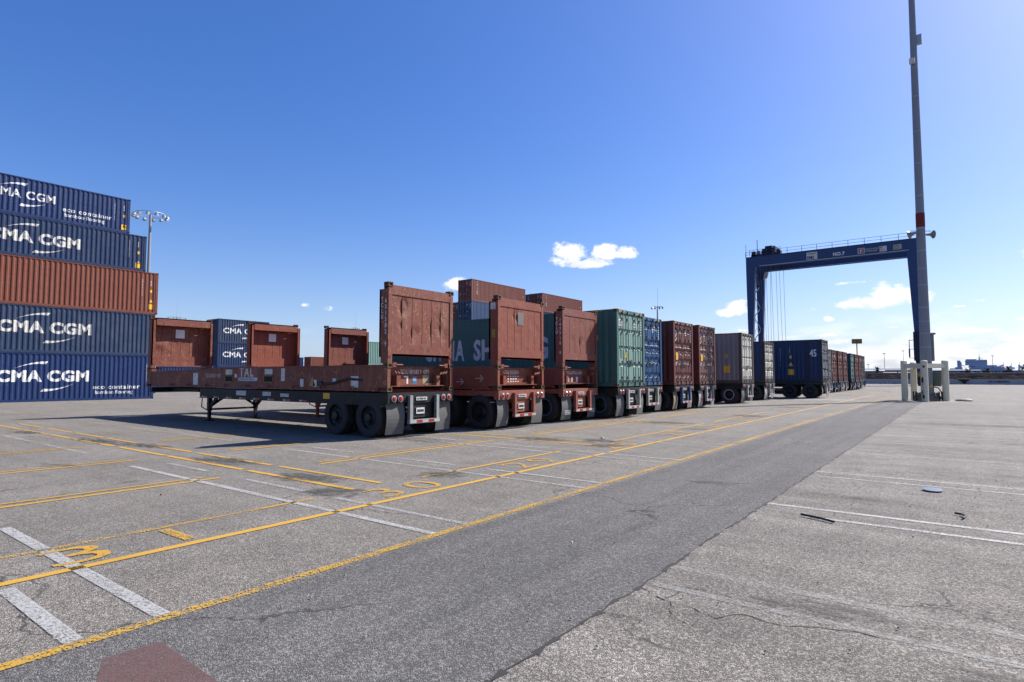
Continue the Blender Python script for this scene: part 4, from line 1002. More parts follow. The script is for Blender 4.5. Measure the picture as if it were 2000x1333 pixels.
# ------------------------------------------------------------------ gantry crane
cb = paint('crane_blue_paint', (.03, .075, .21), .45, .05, .25)
cbd = paint('crane_dark_paint', (.012, .02, .045), .5, .1, .2)
cr = thing('gantry_crane', 'blue rubber-tyred gantry crane numbered 7 spanning the yard', 'crane', (-19.2, 123.5, 0))
X0, X1 = -13.75, 14.2
for yy in (-3.5, 3.5):
    m = MB(); m.box(X0, X1, yy - .5, yy + .5, 22.95, 24.75); m.box(X0, X1, yy - .62, yy + .62, 24.75, 24.85); m.box(X0 + 1.8, X1 - 1.2, yy - .56, yy + .56, 22.9, 22.95)
    for k in range(14): m.box(X0 + 2 + k * 1.85, X0 + 2.03 + k * 1.85, yy - .515, yy + .515, 22.97, 24.7)
    gd_ = add('girder', m.mesh('girder', cb), cr)
    m = MB(); m.box(X0 + 2.5, X1 - 1.3, yy - .59, yy - .57, 22.88, 22.98); add('silver_strip', m.mesh('silver_strip', M_STEEL), gd_)
    # legs, wide at the top and narrow at the bottom
    for sx in (-1, 1):
        xo = X0 if sx < 0 else X1
        m = MB()
        ring = lambda z, w, d, sh: [(xo - sx * (w + sh), yy - d, z), (xo - sx * sh, yy - d, z), (xo - sx * sh, yy + d, z), (xo - sx * (w + sh), yy + d, z)]
        m.loft([ring(3.0, .8, .4, .15), ring(9, .95, .42, .12), ring(22.3, 1.65, .5, 0), ring(22.97, 1.85, .5, 0)])
        add('leg', m.mesh('leg', cb), cr)
for sx in (-1, 1):
    xo = (X0 if sx < 0 else X1) - sx * .55
    m = MB(); m.box(xo - .4, xo + .4, -4.8, 4.8, 2.3, 3.1); add('sill_beam', m.mesh('sill_beam', cb), cr)
    m = MB(); m.box(xo - .25, xo + .25, -3.3, 3.3, 21.6, 22.4); add('tie_beam', m.mesh('tie_beam', cb), cr)
    for yy in (-3.5, 3.5):
        m = MB(); m.box(xo - .45, xo + .45, yy - 1.1, yy + 1.1, .75, 1.3); m.box(xo - .5, xo + .5, yy - .8, yy + .8, 1.3, 2.3); m.box(xo - .35, xo + .35, yy - .5, yy + .5, .3, .9)
        bg_ = add('bogie', m.mesh('bogie', plain('crane_yellow_paint', (.6, .36, .02), .5)), cr)
        for dy in (-.85, .85):
            m = MB(); m.lathe([(.3, -.25), (.72, -.25), (.78, -.15), (.78, .15), (.72, .25), (.3, .25)], (0, 0, 0), n=24)
            me = m.mesh('wheel', M_TYRE); add('wheel', me, bg_, (xo, yy + dy, .78), (0, 0, R(90)))
# machinery at the right leg
m = MB(); m.box(13.2, 13.9, -4.6, -3.95, 3.2, 4.2); m.box(13.0, 13.9, -4.7, -3.95, 4.2, 9.0); m.box(13.2, 14.0, -4.8, -3.9, 6.0, 8.2)
mh = add('electrical_cabinet', m.mesh('electrical_cabinet', cbd), cr)
m = MB()
for z in (4.6, 6.1, 7.6): m.box(12.4, 13.2, -4.7, -3.9, z, z + .06)
for x, y in ((12.4, -4.7), (13.15, -4.7), (12.4, -3.9)): m.box(x - .03, x + .03, y - .03, y + .03, 4.6, 7.7)
m.box(12.3, 12.5, -4.7, -4.2, 4.8, 6.2)
add('access_platform', m.mesh('access_platform', cb), cr)
# ladder on the left legs
m = MB(); p0, p1 = Vector((X0 + 1.3, 0, 9)), Vector((X0 + 1.3, -2.6, 21))
for k in range(9):
    z0, z1 = 2.2 + k * 2.2, 4.4 + k * 2.2; a, b = ((-2.4, 2.4) if k % 2 else (2.4, -2.4))
    m.beam((X0 + .9, a, z0), (X0 + .9, b, z1), .05, .22); m.beam((X0 + .45, a, z0 + .9), (X0 + .45, b, z1 + .9), .035, .035); m.box(X0 + .3, X0 + 1.2, b - .4, b + .4, z1 - .03, z1 + .03)
    for q in range(5):
        t_ = q / 4; m.box(X0 + .43, X0 + .47, a + (b - a) * t_ - .02, a + (b - a) * t_ + .02, z0 + (z1 - z0) * t_, z0 + (z1 - z0) * t_ + .95)
add('stairway', m.mesh('stairway', cb), cr)
# handrails along the girder tops
for yy in (-4.05, 4.05):
    m = MB()
    for z in (25.3, 25.85): m.beam((X0, yy, z), (X1, yy, z), .05, .05)
    k = X0
    while k <= X1 + .1: m.box(k - .035, k + .035, yy - .035, yy + .035, 24.8, 25.87); k += 2.52
    add('handrail', m.mesh('handrail', cb), cr)
# trolley with hoist
m = MB(); rt = random.Random(5)
m.box(X0 + .9, X0 + 6.3, -3.6, 3.6, 24.95, 25.3); m.box(X0 + 1.0, X0 + 1.7, -3.6, -2.4, 25.0, 25.9); m.box(X0 + 2.9, X0 + 4.3, -3.4, -1.0, 25.3, 26.3)
m.box(X0 + 4.0, X0 + 5.2, -3.2, 2.5, 25.3, 26.7); m.box(X0 + 3.3, X0 + 4.6, -2.8, 2.8, 26.4, 26.9)
for k in range(8): 
    x = X0 + .7 + k * .8; m.box(x - .03, x + .03, -3.95, -3.89, 25.2, 26.2)
m.beam((X0 + .7, -3.92, 26.2), (X0 + 6.4, -3.92, 26.2), .05, .05); m.beam((X0 + .7, -3.92, 25.7), (X0 + 6.4, -3.92, 25.7), .05, .05)
m.tube((X0 + 3, -3.0, 25.7), (X0 + 3, 2.6, 25.7), .4, n=12); m.tube((X0 + 5.8, -3.3, 25.6), (X0 + 5.8, -2.2, 25.6), .35, n=12)
m.box(X0 + .02, X0 + .08, -4.0, -3.94, 24.8, 27.4); m.box(X0 + 2.1, X0 + 2.2, -3.9, -3.8, 24.8, 28.1)
tr_ = add('trolley', m.mesh('trolley', cbd), cr)
m = MB(); m.box(X0 + 2.1, X0 + 2.6, -3.7, -3.3, 25.3, 25.9); m.box(X0 + 4.7, X0 + 5.0, -3.45, -3.25, 26.3, 26.7); add('hoist_drum', m.mesh('hoist_drum', M_STEEL), tr_)
for k, (dx, dy, dx2) in enumerate(((2.0, -2.8, 2.5), (2.5, -2.8, 2.9), (3.1, -2.8, 3.2), (4.0, -2.8, 4.2), (4.2, 2.8, 4.6), (4.9, -2.8, 5.0), (2.6, 2.8, 2.4), (5.0, 2.8, 5.2))):
    m = MB(); m.tube((X0 + dx + .3, dy, 25), (X0 + dx2 + .3, dy * .9, 5.4), .03, n=5); add('hoist_rope', m.mesh('hoist_rope', plain('steel_rope', (.16, .19, .26), .6)), cr)
m = MB(); m.box(X0 + 2.0, X0 + 6.0, -3.1, 3.1, 5.0, 5.4); add('spreader', m.mesh('spreader', cbd), cr)
m = MB(); m.loft([[(X0 + 1.55, 2.4, 21.2), (X0 + 2.25, 2.5, 21.6), (X0 + 2.45, 2.7, 22.7), (X0 + 1.75, 2.6, 22.5)], [(X0 + 1.6, 2.7, 21.15), (X0 + 2.3, 2.8, 21.55), (X0 + 2.5, 3.0, 22.65), (X0 + 1.8, 2.9, 22.45)]])
add('floodlight', m.mesh('floodlight', M_STICK), cr)
# writing on the front girder, which faces -Y
def crane_sign(x, z, w, h, mat): return letter(cr, [(*rect2(w, h), 0, 0)], mat, (x, -4.0, z), (1, 0, 0), (0, 0, 1), (0, -1, 0), name='sign', lift=.02)
Y_ = -4.0
s = crane_sign(-2.9, 23.1, 1.8, 1.35, M_STICK)
def ct(par, txt, x, z, size, mat, bold=.02, sx=1, sp=1):
    v, f = textgeo(txt, size, bold, sx, sp); letter(par, [(v, f, 0, 0)], mat, (x, Y_, z), (1, 0, 0), (0, 0, 1), (0, -1, 0), lift=.03)
ct(s, 'EMS', -2.82, 23.2, .78, plain('navy_lettering', (.02, .03, .12), .5), .035, .88); letter(s, [([(0, .1), (.75, .0), (1.5, .1), (1.5, .2), (0, .2)], [(0, 1, 2, 3, 4)], 0, 0)], plain('olive_wings', (.25, .22, .03), .6), (-2.75, Y_, 24.02), (1, 0, 0), (0, 0, 1), (0, -1, 0), name='wing_mark', lift=.03)
ct(cr, 'NO.7', 1.45, 23.3, .85, M_WHITE, .04, .88, 1.1)
s = crane_sign(5.35, 23.2, 1.05, .95, M_STICK); letter(s, [(*rect2(.83, .75), 0, 0)], M_REDTAPE, (5.46, Y_, 23.3), (1, 0, 0), (0, 0, 1), (0, -1, 0), name='emblem', lift=.025); ct(s, 'P', 5.68, 23.38, .7, M_STICK, .05)
ct(cr, 'PACECO-MITSUI\nTRANSTAINER', 6.5, 23.72, .36, M_LET2, .01, .78, 1.0)
s = crane_sign(8.6, 23.15, 1.1, .95, M_STICK); letter(s, [([(0, 0), (.3, 0), (.3, .5), (.5, .8), (0, .8)], [(0, 1, 2, 3, 4)], 0, 0)], M_REDTAPE, (8.64, Y_, 23.2), (1, 0, 0), (0, 0, 1), (0, -1, 0), name='emblem', lift=.025); ct(s, 'M', 8.72, 23.25, .85, M_LET2, .05); 
s = crane_sign(10.65, 23.25, 1.2, .85, plain('cream_sign', (.55, .53, .42), .6)); ct(s, 'S.W.L.\n40.6T', 10.75, 23.72, .36, M_BLK, .01, .9)
for x in (-9.6, 0.3):
    m = MB(); m.box(x - .03, x + .03, -4.06, -4.02, 23.3, 24.7); m.tube((x, -4.1, 23.2), (x, -4.1, 23.4), .12); add('siren_lamp', m.mesh('siren_lamp', plain('dull_red', (.25, .05, .05), .6)), cr)

# ------------------------------------------------------------------ light pole and its guard
galv = paint('weathered_galvanised_pole', (.34, .36, .39), .55, .05, .3, .25, streak=.25)
pt = thing('light_pole', 'tall grey tapering floodlight pole behind the white guard posts', 'light pole', (-1.84, 47.49, 0))
m = MB(); rings = []
def pr_(z): return .355 - .009 * z if z < 10 else .265 - (z - 10) * .0046
for i in range(0, 23):
    z = i * 1.6; r_ = max(.13, pr_(z)); cx = .0015 * z; cy = 0
    rings.append([(cx + r_ * math.cos(math.tau * (k + .5) / 12), cy + r_ * math.sin(math.tau * (k + .5) / 12), z) for k in range(12)])
m.loft(rings); shaft = add('shaft', m.mesh('shaft', galv), pt)
for z in (1.9, 3.5, 4.4, 5.2, 6.1, 7.6, 8.7, 9.9, 11.4, 13.6, 15.8, 18, 20.4, 22.4, 25):
    m = MB(); r_ = pr_(z) + .006; m.tube((.0015 * z, 0, z), (.0015 * z, 0, z + .04), r_, n=12); add('steel_band', m.mesh('steel_band', M_STEEL), shaft)
m = MB(); r_ = pr_(11.9) + .012
m.tube((.017, 0, 11.5), (.019, 0, 12.45), r_, n=12); rb = add('red_sleeve', m.mesh('red_sleeve', paint('peeling_red_paint', (.22, .03, .02), .6, .35, .4)), shaft)
m = MB(); m.tube((.1, -.35, 11.0), (.1, -.35, 11.08), .36, n=12); 
# two horn loudspeakers
def horn():
    m = MB(); m.lathe([(.03, -.42), (.07, -.4), (.08, -.25), (.1, -.15), (.2, .0), (.28, .06), (.25, .06), (.09, -.14), (.02, -.2)], (0, 0, 0), n=18); return smoothed(m.mesh('horn', plain('grey_cream_horn', (.32, .31, .27), .5)), 40)
ra = Vector((.797, .604, 0))
for sg, dz in ((-1, 0), (1, .02)):
    p = ra * sg * (.8 if sg < 0 else .7)
    h = add('horn_loudspeaker', cached('horn', horn), pt, (p.x + .08, p.y, 11.0 + dz), (R(-12), R(30 * sg), R(37 + (128 if sg < 0 else -70) - 90)))
m = MB(); a = ra * -.72; b = ra * .62; m.beam((a.x + .07, a.y, 11.25), (b.x + .07, b.y, 11.25), .04, .04); add('horn_bracket', m.mesh('horn_bracket', M_STEEL), pt)
p = ra * .3; m = MB(); m.box(p.x - .17 + .1, p.x + .17 + .1, p.y - .17, p.y + .17, 24.1, 24.7); add('junction_box', m.mesh('junction_box', M_STEEL), pt)
p = ra * -.2; m = MB(); m.box(p.x - .16 + .1, p.x + .16 + .1, p.y - .5, p.y - .2, 22.6, 22.9); add('camera_housing', m.mesh('camera_housing', M_STICK), pt)
p = ra * .42; m = MB(); m.box(p.x - .14, p.x + .14, p.y - .2, p.y + .2, 2.6, 4.4); m.box(p.x - .2, p.x + .24, p.y - .25, p.y + .25, 4.35, 4.45); add('cable_box', m.mesh('cable_box', galv), pt)
p = ra * .6; m = MB(); m.box(p.x - .2, p.x + .3, p.y - .1, p.y + .15, .95, 1.85); m.box(p.x - .32, p.x - .2, p.y - .1, p.y + .1, 1.2, 1.7); add('control_cabinet', m.mesh('control_cabinet', paint('pale_green_cabinet', (.2, .24, .2), .5, .2, .3)), pt)
m = MB(); q = ra * .42; m.tube((q.x, q.y - .1, .1), (q.x, q.y - .1, 1.3), .04); pts = [(q.x + .05, q.y, .9), (q.x + .25, q.y + .15, .85), (q.x + .4, q.y + .25, .6), (q.x + .45, q.y + .28, .05)]
m.path(pts, .035); add('conduit', m.mesh('conduit', M_BLK), pt)
m = MB(); m.lathe([(.75, 0), (.72, .1), (.52, .35), (.5, .45)], (0, 0, .0), axis='Z', n=8); 
for k in range(8):
    a = math.tau * k / 8; m.beam((.45 * math.cos(a), .45 * math.sin(a), .5), (.7 * math.cos(a), .7 * math.sin(a), .1), .03, .25)
add('base_flange', m.mesh('base_flange', paint('rusty_cream_steel', (.3, .26, .19), .6, .4, .3)), pt)
m = MB(); m.tube((.25, -.5, .95), (.25, -.56, .95), .09, n=12); add('yellow_cap', m.mesh('yellow_cap', M_YEL), pt)
# guard
cream = paint('chalky_cream_paint', (.97, .9, .66), .6, .08, .2, streak=.12)
gt = thing('guard_frame', 'cream steel bollards joined by beams around the pole foot, front one rusty', 'bollard guard', (0, 0, 0))
GP = {'L': (-2.84, 46.35), 'F': (-1.84, 45.1), 'R': (-.62, 47.0), 'B': (-2.55, 48.5), 'C': (-.9, 49.3)}
GP = {'L': (-3.02, 46.9), 'F': (-1.86, 45.3), 'R': (-.84, 47.5), 'B': (-2.62, 48.9)}
hts = {'L': 2.62, 'F': 2.58, 'R': 2.62, 'B': 2.55}
for k, (x, y) in GP.items():
    m = MB(); m.lathe([(.19, 0), (.19, hts[k] - .03), (.16, hts[k]), (.0, hts[k] + .02)], (0, 0, 0), axis='Z', n=20); b_ = add('post', smoothed(m.mesh('post', cream), 35), gt, (x, y, .0))
    if k == 'F':
        rg2 = random.Random(11); ru = plain('rust_patch', (.09, .03, .015), .8); m = MB(); 
        for ang, z0, z1, wd_ in ((-2.2, 1.1, 1.6, .1), (-2.15, .75, 1.3, .28), (-2.3, .45, .8, .16), (-2.0, .15, .5, .1), (-1.7, 2.1, 2.3, .08)):
            n = 9; pts = []
            for q in range(n): 
                t_ = math.tau * q / n; rr_ = rg2.uniform(.6, 1); a_ = ang + wd_ / .19 * rr_ * math.cos(t_); pts.append((.193 * math.cos(a_), .193 * math.sin(a_), (z0 + z1) / 2 + (z1 - z0) / 2 * rr_ * math.sin(t_)))
            c0 = (.194 * math.cos(ang), .194 * math.sin(ang), (z0 + z1) / 2)
            for q in range(n): m.face([c0, pts[q], pts[(q + 1) % n]])
        add('rust_patch', m.mesh('rust_patch', ru), b_)
for a, b in (('L', 'F'), ('F', 'R'), ('L', 'B'), ('B', 'R')):
    p, q = Vector((*GP[a], 2.27)), Vector((*GP[b], 2.27)); d = (q - p).normalized() * .18
    m = MB(); m.beam(p + d, q - d, .18, .28); add('crossbeam', m.mesh('crossbeam', cream), gt)
# stub pipes inside the guard
for i, (x, y, lb) in enumerate(((-2.55, 46.9, 'left pair'), (-2.42, 47.0, 'left pair'), (-1.2, 47.3, 'right pair'), (-1.05, 47.42, 'right pair'))):
    m = MB(); m.tube((0, 0, 0), (0, 0, .6), .045, n=10); o = add('stub_pipe', m.mesh('stub_pipe', M_BLK), None, (x, y, .016)); tag(o, 'dark upright stub pipe inside the cream guard, ' + lb, 'pipe', 'stub pipes around the pole foot ' + lb)
m = MB(); m.lathe([(.42, 0), (.5, .05), (.35, .1), (.1, .13), (0, .12)], (0, 0, 0), axis='Z', n=11)
o = add('crumpled_tarp', m.mesh('crumpled_tarp', plain('dark_teal_cloth', (.03, .07, .07), .7, var=.4)), None, (.05, 48.1, .02)); o.scale = (1.0, .7, 1)
tag(o, 'crumpled dark teal scrap lying right of the cream guard', 'debris')
m = MB(); m.lathe([(.28, 0), (.34, .06), (.2, .1), (0, .11)], (0, 0, 0), axis='Z', n=9)
o = add('white_rag', m.mesh('white_rag', plain('dirty_white_cloth', (.5, .5, .48), .8)), None, (.2, 48.35, .05)); tag(o, 'pale rag on top of the teal scrap by the guard', 'debris')

# loose things on the asphalt
m = MB(); m.lathe([(.115, 0), (.12, .012), (.1, .014), (.0, .012)], (0, 0, 0), axis='Z', n=22)
o = add('flat_lid', smoothed(m.mesh('flat_lid', plain('silver_lid', (.32, .35, .42), .35, .4)), 30), None, (-.38, 10.2, .018), (R(3), 0, .3)); tag(o, 'flat silver lid lying on the right lot', 'lid')
m = MB(); m.path([(-1.52, 7.47, .03), (-1.42, 7.45, .026), (-1.3, 7.40, .028), (-1.16, 7.32, .024)], .013, 5); o = add('rubber_strip', m.mesh('rubber_strip', M_BLK)); tag(o, 'thin black rubber strip across the white lines', 'rubber strip')
m = MB(); m.path([(-.12, 8.62, .026), (-.06, 8.6, .026), (-.02, 8.5, .026), (-.05, 8.38, .026)], .012, 5); o = add('rubber_strip', m.mesh('rubber_strip', M_BLK)); tag(o, 'small hooked black strip near the right edge', 'rubber strip')
rl = random.Random(21)
lit = plain('litter_white', (.55, .55, .52), .8); 
for i, (x, y, lb, mt) in enumerate(((-8.55, 3.55, 'red and white scrap on the double yellow line', M_RED), (-7.4, 13.6, 'white paper scrap beyond the second yellow pair', lit), (-3.0, 4.9, 'small white paper flake on the dark lane', lit))):
    m = MB(); s_ = .012 if i != 1 else .07; m.loft([[(-s_, -s_ * .5, 0), (s_, -s_ * .6, .002), (s_ * .8, s_ * .5, 0), (-s_ * .7, s_ * .7, .003)], [(-s_ * .9, -s_ * .4, .012), (s_ * .9, -s_ * .5, .02), (s_ * .6, s_ * .4, .01), (-s_ * .6, s_ * .5, .022)]])
    o = add('litter', m.mesh('litter', mt), None, (x, y, .02), (0, 0, rl.random() * 3)); tag(o, lb, 'litter')
m = MB()
for i in range(240):
    x, y = rl.uniform(-5, 1.5), rl.uniform(2.0, 12); s_ = rl.uniform(.003, .009); m.loft([[(x - s_, y - s_, .016), (x + s_, y - s_ * .7, .016), (x + s_ * .8, y + s_, .016), (x - s_, y + s_ * .8, .016)], [(x - s_ * .5, y - s_ * .5, .017 + s_), (x + s_ * .5, y - s_ * .4, .017 + s_), (x + s_ * .4, y + s_ * .5, .016 + s_), (x - s_ * .5, y + s_ * .4, .017 + s_)]])
o = add('loose_grit', m.mesh('loose_grit', plain('stone_grit', (.3, .28, .25), .9))); o['kind'] = 'stuff'

# ------------------------------------------------------------------ high mast lights
def high_mast(label, x, y, h, ring=2.7, n=12, antenna=0):
    t = thing('high_mast_light', label, 'light mast', (x, y, 0), 0, 'high mast floodlights around the yard')
    m = MB(); m.tube((0, 0, 0), (0, 0, h), .45, .22, n=10); add('mast', m.mesh('mast', galv), t)
    m = MB(); k = 24
    for i in range(k):
        a, b = math.tau * i / k, math.tau * (i + 1) / k; m.tube((ring * math.cos(a), ring * math.sin(a), h - .1), (ring * math.cos(b), ring * math.sin(b), h - .1), .06, n=5)
    for i in range(3): a = math.tau * i / 3 + .4; m.tube((0, 0, h), (ring * math.cos(a), ring * math.sin(a), h - .1), .05, n=5)
    if antenna: m.tube((.2, 0, h), (.2, 0, h + antenna), .07, .03, n=5)
    rr_ = add('lamp_ring', m.mesh('lamp_ring', M_STEEL), t)
    def hd(): 
        m = MB(); m.tube((0, 0, .15), (0, 0, -.35), .22, .4, n=10); return m.mesh('floodlight', plain('pale_floodlight', (.5, .5, .5), .4))
    for i in range(n):
        a = math.tau * i / n; add('floodlight', cached('flood', hd), rr_, (ring * 1.04 * math.cos(a), ring * 1.04 * math.sin(a), h - .45), (.25 * math.sin(a), .25 * math.cos(a), 0))
    return t
high_mast('nearest high mast with a ring of floodlights, behind the left stack', -127.6, 49.2, 33.9, 2.8)
high_mast('high mast with antenna rising behind the blue and maroon containers', -93.2, 216.4, 28.6, 2.1, 8, antenna=7.5)
high_mast('far high mast above the third front end wall', -276.4, 215.9, 29.3, 2.2, 6, antenna=8)
high_mast('far high mast peeking over the nearest front end wall', -300, 128.8, 29.8, 4.2, 10, antenna=9)
# sign board behind the row
t = thing('road_sign', 'brown-yellow sign board on a post behind the far end of the row', 'sign', (-11.7, 96.5, 0), R(20))
m = MB(); m.tube((0, 0, 0), (0, 0, 6.6), .07, n=8); add('post', m.mesh('post', plain('dark_post', (.12, .09, .08), .6)), t)
m = MB(); m.box(-.62, .62, -.09, -.05, 6.25, 6.86); bd = add('board', m.mesh('board', plain('mustard_sign', (.3, .19, .03), .6)), t)
m = MB(); 
for b_ in ((-.62, .62, 6.22, 6.26), (-.62, .62, 6.85, 6.89), (-.64, -.6, 6.22, 6.89), (.6, .64, 6.22, 6.89), (-.02, .02, 6.22, 6.89)): m.box(b_[0], b_[1], -.12, -.04, b_[2], b_[3])
add('board_frame', m.mesh('board_frame', plain('dark_post', (.12, .09, .08), .6)), bd)

# ------------------------------------------------------------------ barrier, embankment, water, far shore
kr = paint('weathered_concrete_barrier', (.5, .5, .52), .8, .0, .4, streak=.3)
def krail():
    m = MB(); p = [(-.3, 0), (.3, 0), (.3, .12), (.16, .38), (.11, 1.02), (-.11, 1.02), (-.16, .38), (-.3, .12)]
    m.prism(p, 'X', -2.97, 2.97); return m.mesh('concrete_barrier', kr)
# prism on X axis uses (y, z)
pos_words = ['left of the last trailer', 'right behind the last trailer', 'just right of the last trailer', 'second right of the last trailer', 'left of the pole guard', 'behind the pole guard', 'right behind the guard\'s right post', 'right of the guard', 'bearing the NO PARKING words', 'cut by the right edge of the photo', 'outside right']
for i in range(3, 11):
    x = -45.4 + i * 6.0
    lab = ['', '', '', 'concrete barrier behind the long far row of trailers, leftmost one', 'concrete barrier behind the last far trailers, second from the left'][i] if i < 5 else 'grey concrete barrier ' + ['just right of the last trailer', 'between the trailers and the pole guard', 'behind the pole guard', 'with dark NO PARKING lettering', 'second right of the pole guard', 'at the right edge of the photo'][[0, 1, 2, 4, 3, 5][i - 5] if i - 5 in (0, 1, 2, 3, 4, 5) else 5]
    t = thing('concrete_barrier', lab, 'barrier', (x, 146.2, 0), 0, 'concrete barriers along the water side')
    add('rail', cached('krail', krail), t)
    for dx in (-1.7, 1.7):
        m = MB(); m.box(dx - .28, dx + .28, -.31, -.27, .0, .12); add('drain_slot_shade', m.mesh('drain_slot_shade', M_DARK), t)  # slot not cut out, its shade is a near-black block
    if i == 8:
        v, f = textgeo('NO PARKING', .46, .03, 1.1, 1.05, align='CENTER'); letter(t, [(v, f, 3.0, 0)], plain('faded_black_letters', (.04, .04, .05), .7), (0, -.19, .42), (1, 0, 0), (0, 0, 1), (0, -1, 0), lift=.02)
# fallen black tarp on the barrier
m = MB(); m.loft([[(-1.1, -.14, 1.1), (1.2, -.14, 1.06), (.5, -.2, .6), (.15, -.3, .05), (-.3, -.25, .55)], [(-1.1, .1, 1.12), (1.2, .1, 1.1), (.5, -.16, .62), (.15, -.27, .05), (-.3, -.2, .57)]])
o = add('black_tarp', m.mesh('black_tarp', plain('black_tarp', (.01, .01, .012), .8)), None, (.3, 146.0, 0)); tag(o, 'black wedge-shaped tarp hanging over the concrete barrier', 'tarp')
# embankment of rock along the water
def rocky():
    m = newmat('riprap_rock'); T = NT(m); v = T.objvec(rnd=False); vo = T.n('ShaderNodeTexVoronoi', {'Vector': v, 'Scale': 1.3}); r = T.n('ShaderNodeSeparateColor', {0: vo.outputs['Color']}).outputs[0]
    c = T.mix(r, (.012, .010, .012), (.034, .029, .03)); b = T.n('ShaderNodeBsdfPrincipled', {'Base Color': c, 'Roughness': .9, 'Normal': T.n('ShaderNodeBump', {'Height': vo.outputs['Distance'], 'Strength': .4, 'Distance': .3}).outputs[0]}); b.inputs['Specular IOR Level'].default_value = 0; T.out(b.outputs[0]); return m
m = MB(); n = 260; rows = [(158, .0), (160, .9), (162, 1.6), (166, 2.35), (172, 2.5), (180, .0)]
rr_ = random.Random(9); grid = [[(-260 + i * 2.0, y + rr_.uniform(-.3, .3), max(0, z + rr_.uniform(-.18, .18)) if 0 < k < 5 else 0) for i in range(n)] for k, (y, z) in enumerate(rows)]
for a, b in zip(grid, grid[1:]):
    for i in range(n - 1): m.face([a[i], a[i + 1], b[i + 1], b[i]])
struct(add('embankment', m.mesh('embankment', rocky())))
# pipes and rail lines on the embankment
for k, (y, z, r_, mt, lb) in enumerate(((164.2, 2.25, .12, plain('pale_pipe', (.3, .28, .26), .6), 'pale pipe running along the rock bank'), (166.5, 2.75, .14, plain('dark_pipe', (.04, .035, .05), .6), 'dark pipe along the top of the rock bank'))):
    m = MB(); m.tube((-120, y, z), (120, y, z), r_, n=6)
    for x in range(-120, 121, 6): m.box(x - .1, x + .1, y - .1, y + .1, z - .9, z)
    o = add('pipeline', m.mesh('pipeline', mt)); tag(o, lb, 'pipe')
sheet('water', [(-1500, 182), (1500, 182), (1500, 2400), (-1500, 2400)], .006, plain('harbour_water', (.02, .04, .06), .08, var=.1))
# far buildings, placed by direction (azimuth from +Y) and distance
def polar(az, d): return (d * math.sin(R(az)), d * math.cos(R(az)))
def building(label, az, d, w, dp, h, wall, roofc, win=6, base=0):
    x, y = polar(az, d); t = thing('warehouse', label, 'building', (x, y, base), R(-az), 'buildings on the far shore')
    m = MB(); m.box(-w / 2, w / 2, -dp / 2, dp / 2, 0, h); add('walls', m.mesh('walls', wall), t)
    m = MB(); m.prism([(-dp / 2 - .5, h), (dp / 2 + .5, h), (0, h + dp * .06)], 'X', -w / 2 - .5, w / 2 + .5); add('roof', m.mesh('roof', roofc), t)
    for i in range(win):
        m = MB(); xx = -w / 2 + w * (i + .5) / win; m.box(xx - w / win * .3, xx + w / win * .3, -dp / 2 - .1, -dp / 2 + .05, h * .35, h * .65); add('window', m.mesh('window', plain('dim_glass', (.04, .06, .09), .3)), t)
wa = plain('pale_blue_wall', (.5, .58, .7), .7); wb = plain('white_shed_wall', (.5, .52, .55), .9); wc = plain('brown_shed_wall', (.32, .24, .22), .7); wr = plain('grey_roof', (.16, .19, .24), .9)
building('long pale blue shed across the water behind the row end', -6.5, 520, 60, 24, 6.0, wa, wr, 10)
building('low white shed on the far shore', -5.9, 480, 14, 14, 5.2, wb, wb, 3)
building('low brown shed left of the light pole', -4.1, 430, 14, 12, 3.8, wc, wc, 4)
building('grey-blue shed seen through the guard frame', -1.6, 560, 36, 20, 5.6, wa, wr, 6)
building('distant pale shed behind the ship bow', -.2, 640, 30, 20, 6, wa, wr, 5)
building('distant low shed behind the trailer row end', -8.6, 560, 40, 20, 6.4, wa, wr, 6)
# thin masts
for az, d, h, lb in ((-5.0, 560, 20, 'tall thin mast with lattice top left of the pole guard'), (-6.15, 600, 12, 'short thin mast above the white shed'), (-3.7, 620, 24, 'thin mast with lamp head just left of the guard post'), (1.9, 640, 19, 'thin mast rising over the ship deck')):
    x, y = polar(az, d); t = thing('far_mast', lb, 'mast', (x, y, 0), 0, 'thin masts on the far shore')
    m = MB(); m.tube((0, 0, 0), (0, 0, h), .22, .14, n=6); add('pole', m.mesh('pole', plain('mast_grey', (.28, .3, .33), .7)), t)
    m = MB(); m.box(-1, 1, -.3, .3, h - .5, h); add('lamp_head', m.mesh('lamp_head', plain('mast_grey', (.28, .3, .33), .7)), t)
# palms
palm_l = plain('palm_leaf', (.045, .055, .035), .8, var=.4); palm_t = plain('palm_trunk', (.12, .10, .08), .9)
def palm(label, az, d, h, r=2.2, seed=0):
    x, y = polar(az, d); t = thing('palm_tree', label, 'palm tree', (x, y, 0), 0, 'palms along the shore'); rp = random.Random(seed)
    m = MB(); m.tube((0, 0, 0), (.15, 0, h), .22, .16, n=7); add('trunk', m.mesh('trunk', palm_t), t)
    m = MB()
    for i in range(46):
        a = rp.random() * math.tau; e = rp.uniform(-.7, 1.2); L_ = r * rp.uniform(.7, 1.1); p = Vector((.15, 0, h)); d_ = Vector((math.cos(a) * math.cos(e), math.sin(a) * math.cos(e), math.sin(e)))
        sd_ = d_.cross(Vector((0, 0, 1))).normalized() * .3
        prev = p
        for k in range(4):
            q = prev + d_ * L_ / 4; w0, w1 = (1 - abs(k / 4 - .4)) , (1 - abs((k + 1) / 4 - .4)) * (0.15 if k == 3 else 1)
            m.face([prev - sd_ * w0, prev + sd_ * w0, q + sd_ * w1, q - sd_ * w1]); prev = q; d_ = (d_ + Vector((0, 0, -.33))).normalized()
    add('crown', m.mesh('crown', palm_l), t)
